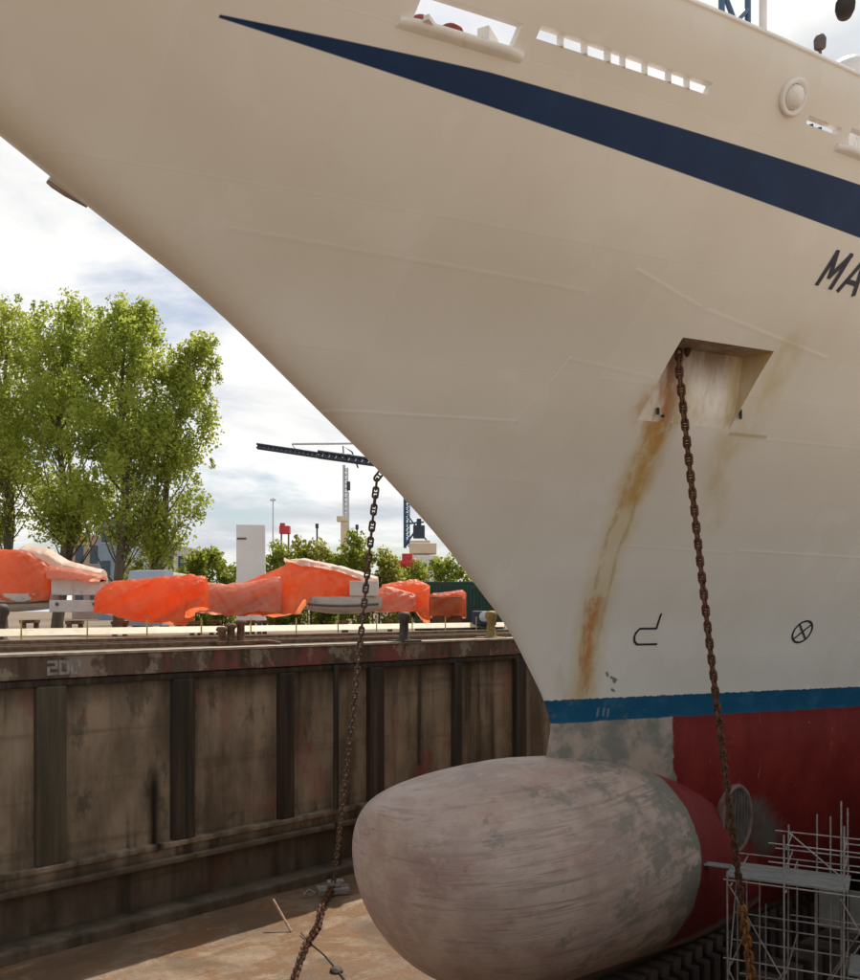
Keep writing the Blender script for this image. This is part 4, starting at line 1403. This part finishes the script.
b1 = boat(-30, 102, 56, 'boat at the far left under an orange sheet with its sunlit top painted cream')
cloth('tarpaulin', -34, 54, 56, [(0, 552), (.4, 549), (.7, 551), (1, 566)], M['orange'], b1, 3.0, [(0, 601), (.5, 604), (1, 603)], 1, .09)
cloth('sunlit_top', 14, 104, 56.9, [(0, 554), (.15, 545), (.4, 549), (.6, 561), (1, 570)], M['pale'], b1, 3.0, [(0, 562), (.4, 569), (.7, 577), (1, 583)], 2, .06)
cloth('tarpaulin', 50, 104, 55.6, [(0, 566), (.5, 569), (1, 576)], M['orange3'], b1, 2.2, [(0, 580), (1, 583)], 12, .06)
boat_hull(b1, -60, 60, 56, 594, 612); trestle(b1, -20, 56, .95); trestle(b1, 30, 56, .95)
m = MB(); a, b = at(51, 577, 55.2), at(100, 595, 55.2); m.cbox(((a + b) / 2) + Vector((0, .5, 0)), (b.x - a.x, 1.0, a.z - b.z), 0, .04); m.build('white_locker', M['boatwhite'], b1)
m = MB(); a, b = at(49, 600, 55.1), at(101, 612, 55.1); m.cbox(((a + b) / 2) + Vector((0, .6, 0)), (b.x - a.x, 1.2, a.z - b.z), 0, .04); lk = m.build('white_locker', M['boatwhite'], b1)
m = MB()
for px in (57, 94): m.lathe(at(px, 604, 55.08) + Vector((0, -.02, 0)), [(0, .05), (.09, .05), (.11, 0)], 12, 0, (0, -1, 0))
m.build('bolt_boss', M['boatgrey'], lk); trestle(b1, 75, 55.6, .9)

b2 = boat(97, 205, 54, 'boat wrapped to the ground in creased bright orange-red sheet in front of the poplar trunk')
cloth('tarpaulin', 98, 206, 54, [(0, 592), (.12, 582), (.5, 578), (.85, 575), (1, 577)], M['orange2'], b2, 2.6, [(0, 614), (.3, 620), (.75, 626), (.84, 622), (.86, 612), (1, 608)], 3, .16)
trestle(b2, 120, 54, .9); trestle(b2, 196, 54, .9)

b3 = boat(196, 275, 57, 'boat under a low dull red sheet in front of the white pylon')
cloth('tarpaulin', 192, 282, 57, [(0, 580), (.3, 584), (.6, 583), (1, 576)], M['orange3'], b3, 2.6, [(0, 613), (.5, 616), (1, 613)], 4)
boat_hull(b3, 200, 276, 57.3, 590, 609, 1.2, strip=False); trestle(b3, 215, 57, .9); trestle(b3, 262, 57, .9)

b4 = boat(240, 372, 58.5, 'long boat under a peaked orange sheet with its sunlit ridge painted pale before the bushes')
cloth('tarpaulin', 232, 362, 58.5, [(0, 586), (.25, 575), (.45, 562), (.6, 560), (.85, 570), (1, 576)], M['orange'], b4, 3.2, [(0, 614), (.3, 617), (.5, 614), (.57, 602), (1, 600)], 5, .12)
cloth('sunlit_top', 286, 378, 58.7, [(0, 560), (.2, 558.5), (.6, 566), (1, 577)], M['pale'], b4, 3.0, [(0, 562), (.25, 567), (.6, 573), (1, 587)], 6, .05)
boat_hull(b4, 306, 382, 58, 597, 614); trestle(b4, 250, 58, .9); trestle(b4, 345, 58, .9)
m = MB(); a, b = at(350, 581, 57.0), at(378, 596, 57.0); m.cbox((a + b) / 2, (b.x - a.x, .6, a.z - b.z), 0, .04); m.build('white_locker', M['boatwhite'], b4)

b5 = boat(375, 428, 60, 'boat under an orange sheet with a faded pinkish flank near the stem')
cloth('tarpaulin', 382, 430, 60, [(0, 585), (.3, 582), (.7, 579), (1, 586)], M['orange'], b5, 2.6, [(0, 600), (.5, 600), (.85, 622), (1, 624)], 7)
cloth('faded_cover', 374, 416, 59, [(0, 590), (.3, 586), (1, 594)], M['orange3'], b5, 2.4, [(0, 612), (1, 612)], 8)
trestle(b5, 390, 59.5, .9); trestle(b5, 420, 59.5, .9)

b6 = empty('covered_crate', at(448, HY, 58) * 1.0); b6.location.z = 0; MATS_W[b6.name] = Matrix.Translation(b6.location)
tag(b6, 'box-shaped stack squared up under a bright orange sheet in front of the green container', 'crate')
cloth('tarpaulin', 429, 466, 58, [(0, 596), (.1, 593), (.9, 590), (1, 593)], M['orange2'], b6, 2.4, [(0, 618), (1, 618)], 9, .07)
m = MB(); a, b = at(432, 597, 58), at(462, 620, 58); c = (a + b) / 2; m.cbox(Vector((c.x, 58, a.z / 2)), (b.x - a.x, 1.3, a.z), 0, .03); m.build('pallet', M['cradle'], b6)
trestle(b6, 440, 58, .8)

# green container and the blue machine by the stem
Y = 66; c = at(460, HY, Y); c.z = 0
g_ = empty('shipping_container', c, -.1); tag(g_, 'dark green corrugated container on the quay beyond the last orange cover', 'container')
zt = at(460, 583, Y).z
m = MB(); m.cbox(c + Vector((0, 0, zt / 2 + .02)), (6.4, 2.4, zt - .1), -.1, .03); bd = m.build('body', M['green'], g_)
m = MB()
for k in range(26): m.box(c + Matrix.Rotation(-.1, 3, 'Z') @ Vector((-3.05 + k * .245, -1.23, zt / 2)), (.11, .07, zt - .4), -.1)
m.build('corrugation', M['green'], bd)
m = MB(); m.cbox(c + Vector((0, 0, zt)), (6.5, 2.5, .14), -.1, .02); m.build('top_rail', M['green'], g_)
Y = 57; c = at(484, HY, Y); c.z = 0
g_ = empty('pump_unit', c); tag(g_, 'small dark blue wheeled pump unit between green container and ship stem', 'pump')
m = MB(); m.cbox(c + Vector((0, 0, 1.05)), (1.5, 1.0, .9), 0, .08); m.build('housing', M['bluem'], g_)
m = MB(); m.lathe(c + Vector((0, -.55, 1.15)), [(0, .06), (.3, .05), (.34, 0)], 18, 0, (0, -1, 0)); m.build('fan_guard', M['cranegrey'], g_)
for dx in (-.5, .5):
    m = MB(); m.lathe(c + Vector((dx, -.5, .3)), [(0, -.1), (.3, -.1), (.3, .1), (0, .1)], 16, 0, (0, 1, 0)); m.build('wheel', M['tyre'], g_)

# white pylon sign
Y = 72; c = at(251, HY, Y); c.z = 0
zt = at(251, 525, Y).z
g_ = empty('pylon_sign', c, .12); tag(g_, 'tall plain white pylon sign with a small dark mark near its top', 'sign')
m = MB(); m.cbox(c + Vector((0, 0, zt / 2)), (2.25, .7, zt), .12, .04); bd = m.build('panel', M['pylon'], g_)
R_ = Matrix.Rotation(.12, 3, 'Z')
m = MB(); m.box(c + R_ @ Vector((-.7, -.36, zt - 1.12)), (.75, .03, .16), .12); m.build('dark_mark', M['boatgrey'], g_)
m = MB(); m.cbox(c + Vector((0, 0, .15)), (2.8, 1.3, .3), .12, .03); m.build('plinth', M['bldg'], g_)


# truck behind the tarps
Y = 62; c = at(149, HY, Y); c.z = 0
g_ = empty('parked_truck', c, .06); tag(g_, 'pale box truck parked nose-on behind the orange-covered boats, blue windscreen showing', 'truck')
m = MB(); prof = [(-1.0, .5), (-1.0, 2.3), (-.82, 3.55), (-.45, 4.25), (1.6, 4.4), (1.6, .5)]
vs = [c + Vector((-1.2, y, z)) for y, z in prof] + [c + Vector((1.2, y, z)) for y, z in prof]
n = len(prof); m.add(vs, [(i, (i + 1) % n, n + (i + 1) % n, n + i) for i in range(n)] + [tuple(range(n)), tuple(range(n, 2 * n))])
m.build('cab', M['carp'], g_)
m = MB(); m.add([c + Vector((x, y - .03, z)) for x, y, z in ((-1.05, -.98, 2.4), (1.05, -.98, 2.4), (1.0, -.84, 3.45), (-1.0, -.84, 3.45))], [(0, 1, 2, 3)]); m.build('windscreen', M['glass'], g_)
m = MB(); m.cbox(c + Vector((0, 4.6, 2.5)), (2.4, 5.8, 3.5), 0, .05); m.build('cargo_box', M['white'], g_)
for dy in (-.2, 6.0):
    for dx in (-1.0, 1.0):
        m = MB(); m.lathe(c + Vector((dx, dy + .6, .5)), [(0, -.15), (.3, -.16), (.5, -.13), (.5, .13), (.3, .16), (0, .15)], 18, 0, (1, 0, 0)); m.build('wheel', M['tyre'], g_)
for dx in (-.85, .85):
    m = MB(); m.lathe(c + Vector((dx, -1.0, 1.1)), [(.16, 0), (.14, .04), (0, .05)], 14, 0, (0, -1, 0)); m.build('headlight', M['pylon'], g_)


# ------------------------------------------------------------------ trees and bushes
def leaf_cluster(verts, faces, c, rad, n, size, rng, up=0.0):
    for _ in range(n):
        v = Vector((rng.gauss(0, 1), rng.gauss(0, 1), rng.gauss(0, 1)))
        v = v.normalized() * rad * rng.random() ** .5
        v.z *= 1.3
        p = c + v
        a = Vector((rng.gauss(0, 1), rng.gauss(0, 1), rng.gauss(0, 1))).normalized()
        b = a.orthogonal().normalized()
        b = Matrix.Rotation(rng.uniform(0, 6.28), 3, a) @ b
        w = a.cross(b)
        s = size * rng.uniform(.6, 1.25)
        o = len(verts)
        verts += [p + b * s, p + w * s * .55 + b * s * .1, p - b * s * .75, p - w * s * .55 + b * s * .1]
        faces.append((o, o + 1, o + 2, o + 3))


def tree(px, Y, top_py, R, label, seed, leaf='leafA', lean=0.0, z_low=.27, clumps=120, per=145, size=.19, side=1.0, name='poplar_tree'):
    rng = random.Random(seed)
    base = at(px, HY, Y); base.z = 0
    H = at(px, top_py, Y).z
    root = empty(name, base); tag(root, label, 'tree', 'poplars behind the quay')

    def axis(h):
        return base + Vector((lean * H * (h / H) ** 1.5 + .35 * math.sin(h * .35 + seed), .3 * math.sin(h * .3 + seed * 2), h))
    m = MB()
    hs = [H * i / 16 * .93 for i in range(17)]
    m.tube([axis(h) for h in hs], [.42 * (1 - .93 * (h / H)) * (1.25 if h < .5 else 1) + .02 for h in hs], 9)
    if rng.random() < .8:                          # a second stem from low down
        k = rng.uniform(-1.2, 1.2) or .6
        m.tube([axis(h) + Vector((k * math.sqrt(h / H) * 1.3, .4, 0)) for h in hs[:13]], [.27 * (1 - .9 * h / hs[12]) + .02 for h in hs[:13]], 7)

    def env(f):                                    # crown radius at height fraction
        if f < z_low: return 0
        q = (f - z_low) / (1 - z_low)
        return R * (min(1, (q / .22) ** .7) if q < .22 else 1) * (1 - max(0, (q - .45) / .55) ** 1.9 * .68)
    verts, faces = [], []
    made = 0; tries = 0
    pts = []
    while made < clumps and tries < clumps * 12:
        tries += 1
        f = rng.uniform(z_low, 1.0)
        r = env(f) * math.sqrt(rng.random()) * rng.uniform(.85, 1.12)
        an = rng.uniform(0, 2 * PI)
        c = axis(f * H) + Vector((math.cos(an) * r, math.sin(an) * r, 0))
        if mnoise.noise(c * .23 + Vector((seed * 3, 0, 0))) < (-.2 if f > .55 else -.08) and rng.random() < .88: continue
        if any((c - q).length < .75 for q in pts[-25:]): continue
        pts.append(c); made += 1
        rad = rng.uniform(.8, 1.75) * (1.0 - .35 * max(0, f - .7) / .3)
        leaf_cluster(verts, faces, c, rad, int(per * rad), size, rng)
        hz = Vector((c.x, c.y, 0)) - Vector((axis(f * H).x, axis(f * H).y, 0))
        if rng.random() < .4:
            h0 = max(H * .12, f * H - hz.length * rng.uniform(1.5, 2.3) - .8)
            a = axis(h0)
            mid = a.lerp(c, .5) + hz * .12 - Vector((0, 0, .1 * hz.length))
            r0 = max(.025, .085 * (1 - f * .75) + .008 * hz.length)
            m.tube([a, a.lerp(mid, .5) + hz * .04, mid, mid.lerp(c, .5), c], [r0, r0 * .8, r0 * .55, r0 * .35, .015], 5)
            # hanging twig leaves along the limb
            for t in (.55, .75, .9):
                if rng.random() < .6: leaf_cluster(verts, faces, a.lerp(c, t) + Vector((rng.gauss(0, .3), rng.gauss(0, .3), 0)), .5, int(per * .3), size, rng)
    for k in range(int(clumps * .14)):             # wispy shoots that roughen the outline
        f = rng.uniform(.35, 1.0); an = rng.uniform(0, 2 * PI); r = env(f) * rng.uniform(.95, 1.12)
        c = axis(f * H) + Vector((math.cos(an) * r, math.sin(an) * r, rng.uniform(-.3, .3)))
        for j in range(2):
            leaf_cluster(verts, faces, c + Vector((0, 0, j * .38)), .34 - j * .06, int(per * .16), size * .9, rng)
    m.build('trunk', M['bark'], root)
    mm = MB(); mm.add(verts, faces, 0, False)
    mm.build('crown', M[leaf], root)
    return root


tree(6, 80, 306, 5.4, 'leftmost tall poplar, its crown cut by the edge of the picture', 11, 'leafB', 0, .31, 122)
tree(62, 77, 303, 5.3, 'tall poplar with a forked pale trunk rising behind the boat with the cream top', 5, 'leafA', 0, .30, 130)
tree(121, 74, 306, 5.0, 'thick-trunked tall poplar behind the crumpled orange sheet', 29, 'leafA', .02, .28, 150)
tree(150, 76, 340, 3.3, 'slender poplar leaning right, rightmost and lowest of the poplars', 37, 'leafB', .17, .25, 82)


def bush(px1, px2, Y, top_py, label, seed, leaf='leafC', per=150):
    rng = random.Random(seed)
    a, b = at(px1, HY, Y), at(px2, HY, Y)
    base = (a + b) / 2; base.z = 0
    H = at(px1, top_py, Y).z; Wd = b.x - a.x
    root = empty('garden_bush', base); tag(root, label, 'bush', 'bushes beyond the quay')
    verts, faces = [], []; m = MB()
    for k in range(int(18 + Wd * H * 1.25)):
        x = rng.uniform(-.5, .5) * Wd
        hmax = H * (.82 + .28 * mnoise.noise(Vector((x * .35, seed, 0))) + .12 * rng.random()) * (1 - abs(2 * x / Wd) ** 6 * .4)
        z = rng.uniform(.02, 1) ** 1.15 * hmax
        c = base + Vector((x, rng.uniform(-1.2, 1.2), z))
        leaf_cluster(verts, faces, c, rng.uniform(.5, 1.0), int(per * .6), .24, rng)
        if rng.random() < .1: m.tube([base + Vector((x * .8, 0, 0)), c], [.07, .015], 5)
    m.tube([base, base + Vector((.1, 0, H * .6))], [.12, .03], 6)
    m.build('stem', M['bark'], root)
    mm = MB(); mm.add(verts, faces); mm.build('foliage', M[leaf], root)


bush(178, 212, 84, 552, 'round green bush left of the white pylon, behind the crumpled orange sheet', 1)
bush(205, 238, 86, 546, 'green bush close against the left side of the white pylon', 2)
bush(264, 296, 90, 538, 'green bush just right of the white pylon', 3, 'leafC')
bush(292, 330, 92, 536, 'olive bush behind the peak of the long orange cover', 4, 'leafD')
bush(326, 364, 92, 537, 'olive-green bush left of the slanting chain, below the crane mast', 5, 'leafC')
bush(358, 400, 90, 545, 'olive bush crossed by the slanting chain', 6, 'leafD')
bush(392, 430, 96, 560, 'low green bush below the red boat', 7, 'leafC')
bush(432, 478, 88, 556, 'dark green bush above the green container, against the stem', 8, 'leafC')
bush(124, 160, 96, 520, 'thin olive shrub beside the thick poplar trunk', 12, 'leafD', 70)


# ------------------------------------------------------------------ far buildings
def building(px1, px2, Y, top_py, label, mat, rows, cols, depth=10):
    a, b = at(px1, HY, Y), at(px2, top_py, Y)
    c = Vector(((a.x + b.x) / 2, Y + depth / 2, 0)); H = b.z; Wd = b.x - a.x
    r_ = empty('far_building', c); tag(r_, label, 'building')
    m = MB(); m.box(c + Vector((0, 0, H / 2)), (Wd, depth, H)); m.build('wall', M[mat], r_)
    m = MB(); m.box(c + Vector((0, 0, H + .15)), (Wd + .5, depth + .5, .3)); m.build('roof', M['bldg'], r_)
    for i in range(rows):
        for j in range(cols):
            w, h = Wd / cols * .55, H / rows * .45
            x = -Wd / 2 + Wd * (j + .5) / cols; z = H * (i + .55) / rows
            m = MB(); m.box(c + Vector((x, -depth / 2 - .02, z)), (w, .1, h)); f = m.build('window', M['glass'], r_)
            m = MB(); m.box(c + Vector((x, -depth / 2 - .06, z - h / 2 - .07)), (w + .2, .16, .12)); m.build('sill', M['bldg'], f)


building(72, 116, 170, 536, 'pinkish brick building far behind the forked poplar', 'brickb', 2, 3)
building(98, 130, 150, 520, 'blue-grey clad building showing beside the thick poplar trunk', 'bldg2', 3, 2)
building(136, 186, 180, 548, 'pale flat-roofed building behind the pale blue car', 'bldg', 2, 5)

# ------------------------------------------------------------------ cranes and harbour skyline
Yc = 220.0


def lattice(mb, a, b, d, r, n, dirn=Vector((0, 0, 1)), wd=1.2):
    """square lattice girder from a to b with depth d and bar radius r"""
    a, b = Vector(a), Vector(b); t = (b - a).normalized(); w = t.cross(dirn).normalized()
    cs = [w * (wd / 2), w * (-wd / 2), w * (wd / 2) + dirn * d, w * (-wd / 2) + dirn * d]
    for o in cs: mb.tube([a + o, b + o], r, 5)
    for i in range(n):
        p, q = a.lerp(b, i / n), a.lerp(b, (i + 1) / n)
        mb.tube([p + cs[0], q + cs[2]], r * .7, 4); mb.tube([q + cs[2], q + cs[0]], r * .7, 4)
        mb.tube([q + cs[1], p + cs[3]], r * .7, 4); mb.tube([p + cs[0], q + cs[1]], r * .6, 4)


base = at(344, HY, Yc); base.z = 0
cr = empty('harbour_crane', base); tag(cr, 'tall harbour crane with long dark horizontal jib and thin grey mast beyond the bushes', 'crane')
m = MB(); lattice(m, at(257, 448, Yc), at(318, 457, Yc), .9, .28, 14); lattice(m, at(318, 457, Yc), at(410, 470, Yc), 1.3, .38, 14)
m.build('jib', M['crane'], cr)
m = MB(); m.tube([at(344, 465, Yc), at(344, 548, Yc)], .34, 6); lattice(m, at(344, 540, Yc), at(344, 468, Yc), .9, .16, 16, Vector((1, 0, 0)), .9)
m.build('mast', M['cranegrey'], cr)
m = MB(); m.tube([at(292, 444, Yc), at(400, 443, Yc)], .3, 5); m.build('upper_boom', M['cranegrey'], cr)
m = MB(); m.tube([at(344, 462, Yc), at(343, 446, Yc), at(352, 452, Yc), at(358, 468, Yc)], .22, 5); m.tube([at(292, 445, Yc), at(300, 454, Yc)], .08, 4); m.build('stay_frame', M['crane'], cr)
m = MB(); c0, c1 = at(341, 522, Yc), at(348.5, HY, Yc); m.cbox(Vector(((c0.x + c1.x) / 2, Yc, c0.z / 2)), (c1.x - c0.x, 1.8, c0.z), 0, .1); m.build('tower_base', M['tan'], cr)
m = MB(); c0 = at(343, 519, Yc); m.cbox(c0, (2.9, 2.2, 1.3), 0, .1); m.build('cab', M['tan'], cr)
m = MB(); q = at(348.5, HY, 205); m.tube([Vector((q.x, 205, 0)), at(348.5, 492, 205)], [.3, .18], 6)
pole = m.build('light_mast', M['cranegrey'], None); tag(pole, 'thin light mast with dark lamp head just right of the crane mast', 'light mast', 'light masts in the harbour')
m = MB(); m.cbox(at(348.5, 486, 205), (.8, .8, 2.0), 0, .08); m.build('lamp_head', M['crane'], pole)
m = MB(); m.tube([Vector((at(273, HY, 190).x, 190, 0)), at(273, 498, 190)], [.22, .12], 6)
pole = m.build('light_mast', M['cranegrey'], None); tag(pole, 'thin pale light mast standing right of the white pylon', 'light mast', 'light masts in the harbour')
m = MB(); m.cbox(at(273, 500, 190), (1.2, .4, .4), 0, .05); m.build('lamp_head', M['cranegrey'], pole)
for (px, pt, Y, lab) in ((317, 526, 150, 'short dark pole over the olive bush'), (357, 527, 150, 'short grey pole between crane mast and slanting chain')):
    m = MB(); m.tube([Vector((at(px, HY, Y).x, Y, 0)), at(px, pt, Y)], .14, 6); m.cbox(at(px, pt, Y), (.5, .5, .8), 0, .05)
    tag(m.build('signal_pole', M['crane'], None), lab, 'pole', 'signal poles in the harbour')
# second crane, steel blue, close to the stem
Y2 = 170.0
base = at(410, HY, Y2); base.z = 0
cr = empty('dock_crane', base); tag(cr, 'steel blue dock crane half hidden behind the ship stem', 'crane')
m = MB(); m.tube([at(405, 480, Y2), at(405, 548, Y2)], .28, 6); lattice(m, at(404, 547, Y2), at(404, 470, Y2), 1.0, .12, 18, Vector((1, 0, 0)), .8); m.build('boom', M['cblue'], cr)
m = MB(); m.tube([at(405, 524, Y2), at(424, 522, Y2)], .2, 5); m.tube([at(405, 546, Y2), at(416, 530, Y2)], .2, 5); m.tube([at(405, 512, Y2), at(430, 545, Y2)], .16, 5); m.build('stay_frame', M['cblue'], cr)
m = MB(); m.cbox(at(419, 532, Y2), (2.2, 2.0, 2.4), 0, .1); m.cbox(at(419, 524, Y2), (.9, .9, 2.0), 0, .1); m.build('cab', M['crane'], cr)
m = MB(); c0 = at(420, 541, Y2); m.cbox(Vector((c0.x, Y2, c0.z / 2)), (3.8, 3.4, c0.z), 0, .1); m.build('tower_base', M['tan'], cr)
# far ship's bridge block and the red boat
Y3 = 140.0
c0 = at(425, 556, Y3)
g_ = empty('white_deckhouse', Vector((c0.x, Y3, 0))); tag(g_, 'white tower-like deckhouse with tan top standing near the stem below the blue crane', 'deckhouse')
m = MB(); m.cbox(Vector((c0.x, Y3, c0.z / 2)), (3.7, 3.4, c0.z), 0, .08); m.build('wall', M['white'], g_)
m = MB(); m.cbox(at(423, 549, Y3), (4.2, 3.6, 1.6), 0, .1); m.build('tan_top', M['tan'], g_)
m = MB()
for k in range(3): m.box(at(419 + k * 6, 565, Y3) + Vector((0, -1.72, 0)), (.6, .06, .6))
m.build('window', M['glass'], g_)
Y4 = 120.0
c0 = at(402, 566, Y4)
g_ = empty('red_boat', Vector((c0.x, Y4, c0.z - 1.4))); tag(g_, 'bright red boat with a small cabin propped up behind the last bushes', 'boat')
m = MB(); vs = []
for i in range(13):
    t = i / 12; w = (1 - abs(2 * t - 1) ** 2.6) ** .7 * 1.0 + .03
    for (yy, zz) in ((-1, .7), (-.85, 0), (0, -.55), (.85, 0), (1, .7)):
        vs.append(c0 + Vector(((t - .5) * 3.9, yy * w, zz + .35 * abs(2 * t - 1) ** 2)))
m.add(vs, [(i * 5 + a, i * 5 + a + 1, i * 5 + 6 + a, i * 5 + 5 + a) for i in range(12) for a in range(4)] + [(i * 5, i * 5 + 5, i * 5 + 9, i * 5 + 4) for i in range(12)], 0, True)
m.build('boat_hull', M['redb'], g_)
m = MB(); m.cbox(c0 + Vector((.7, 0, 1.15)), (1.4, 1.2, 1.0), 0, .1); m.build('cabin', M['redb'], g_)
m = MB(); m.cbox(Vector((c0.x, Y4, (c0.z - .5) / 2)), (2.8, 1.6, c0.z - .5), 0, .05); m.build('support_block', M['cradle'], g_)
# small red machine on a post beyond the first bush
c0 = at(285, 530, 150)
g_ = empty('winch_cabin', Vector((c0.x, 150, 0))); tag(g_, 'small rusty red cabin on legs showing over the bush right of the pylon', 'cabin')
m = MB(); m.cbox(c0, (1.7, 1.5, 1.3), 0, .06); m.cbox(c0 + Vector((-.4, 0, .9)), (.8, .8, .5), 0, .06); m.build('cabin_body', M['redb'], g_)
for dx in (-.6, .6):
    m = MB(); m.tube([Vector((c0.x + dx, 150, 0)), c0 + Vector((dx, 0, -.6))], .14, 6); m.build('leg', M['rustheap'], g_)

# ------------------------------------------------------------------ light, sky, camera
SUN_EL = math.radians(54)
sh = (N * .46 + D * .888).normalized()
sun_vec = Vector((sh.x * math.cos(SUN_EL), sh.y * math.cos(SUN_EL), math.sin(SUN_EL)))
ld = bpy.data.lights.new('sun', 'SUN'); ld.energy = 4.2; ld.angle = math.radians(.55); ld.color = (1, .92, .80)
lo = bpy.data.objects.new('sun', ld); COL.objects.link(lo)
lo.rotation_euler = sun_vec.to_track_quat('Z', 'Y').to_euler()

w = bpy.data.worlds.new('World'); sc.world = w; w.use_nodes = True
nt = w.node_tree; nt.nodes.clear()
out = nt.nodes.new('ShaderNodeOutputWorld'); bg = nt.nodes.new('ShaderNodeBackground'); nt.links.new(bg.outputs[0], out.inputs[0])
sky = nt.nodes.new('ShaderNodeTexSky'); sky.sky_type = 'NISHITA'; sky.sun_disc = False
sky.sun_elevation = SUN_EL
sky.sun_rotation = math.atan2(sun_vec.x, sun_vec.y)
sky.dust_density = 1.5; sky.air_density = 1.0
tc = nt.nodes.new('ShaderNodeTexCoord'); sep = nt.nodes.new('ShaderNodeSeparateXYZ'); nt.links.new(tc.outputs['Generated'], sep.inputs[0])


def wm(op, a, b=0.0, clamp=False):
    n = nt.nodes.new('ShaderNodeMath'); n.operation = op; n.use_clamp = clamp
    for k, x in enumerate((a, b)):
        if hasattr(x, 'is_output'): nt.links.new(x, n.inputs[k])
        else: n.inputs[k].default_value = x
    return n.outputs[0]


zc = wm('ADD', wm('MAXIMUM', sep.outputs[2], 0.0), .16)
cv = nt.nodes.new('ShaderNodeCombineXYZ')
nt.links.new(wm('DIVIDE', sep.outputs[0], zc), cv.inputs[0]); nt.links.new(wm('DIVIDE', sep.outputs[1], zc), cv.inputs[1]); cv.inputs[2].default_value = 1.7


def wnoise(scale, detail, rough, off):
    mp = nt.nodes.new('ShaderNodeMapping'); nt.links.new(cv.outputs[0], mp.inputs[0]); mp.inputs['Location'].default_value = off
    n = nt.nodes.new('ShaderNodeTexNoise'); nt.links.new(mp.outputs[0], n.inputs['Vector'])
    n.inputs['Scale'].default_value = scale; n.inputs['Detail'].default_value = detail; n.inputs['Roughness'].default_value = rough; n.inputs['Distortion'].default_value = .3
    return n.outputs['Fac']


def wss(lo_, hi_, x, a=0., b=1.):
    n = nt.nodes.new('ShaderNodeMapRange'); n.interpolation_type = 'SMOOTHSTEP'; nt.links.new(x, n.inputs[0])
    n.inputs[1].default_value = lo_; n.inputs[2].default_value = hi_; n.inputs[3].default_value = a; n.inputs[4].default_value = b
    return n.outputs[0]


def wmix(f, a, b):
    n = nt.nodes.new('ShaderNodeMix'); n.data_type = 'RGBA'
    for k, x in ((0, f), (6, a), (7, b)):
        if hasattr(x, 'is_output'): nt.links.new(x, n.inputs[k])
        else: n.inputs[k].default_value = x
    return n.outputs[2]


cover = wss(.355, .51, wnoise(.9, 8, .58, (3.1, 1.2, 0)))
shade = wss(.40, .68, wnoise(1.5, 6, .55, (7.7, 4.2, 2)))
CB = 9.9
cloud = wmix(shade, (CB * 1.04, CB * 1.03, CB, 1), (CB * .60, CB * .635, CB * .69, 1))
nt.links.new(wmix(cover, sky.outputs[0], cloud), bg.inputs[0])
bg.inputs[1].default_value = .1

cd = bpy.data.cameras.new('camera'); cam = bpy.data.objects.new('camera', cd); COL.objects.link(cam)
cam.location = (0, 0, EYE); cam.rotation_euler = (PI / 2, 0, 0)
cd.sensor_fit = 'HORIZONTAL'; cd.sensor_width = 36; cd.lens = F / 860 * 36
cd.shift_y = (HY - 490) / 860; cd.clip_start = .1; cd.clip_end = 6000
sc.camera = cam
sc.render.engine = 'CYCLES'
sc.cycles.max_bounces = 8; sc.cycles.diffuse_bounces = 5; sc.cycles.transparent_max_bounces = 6
sc.view_settings.view_transform = 'Standard'; sc.view_settings.look = 'None'
sc.view_settings.exposure = 0.06; sc.view_settings.gamma = 1.0
sc.view_settings.use_curve_mapping = False
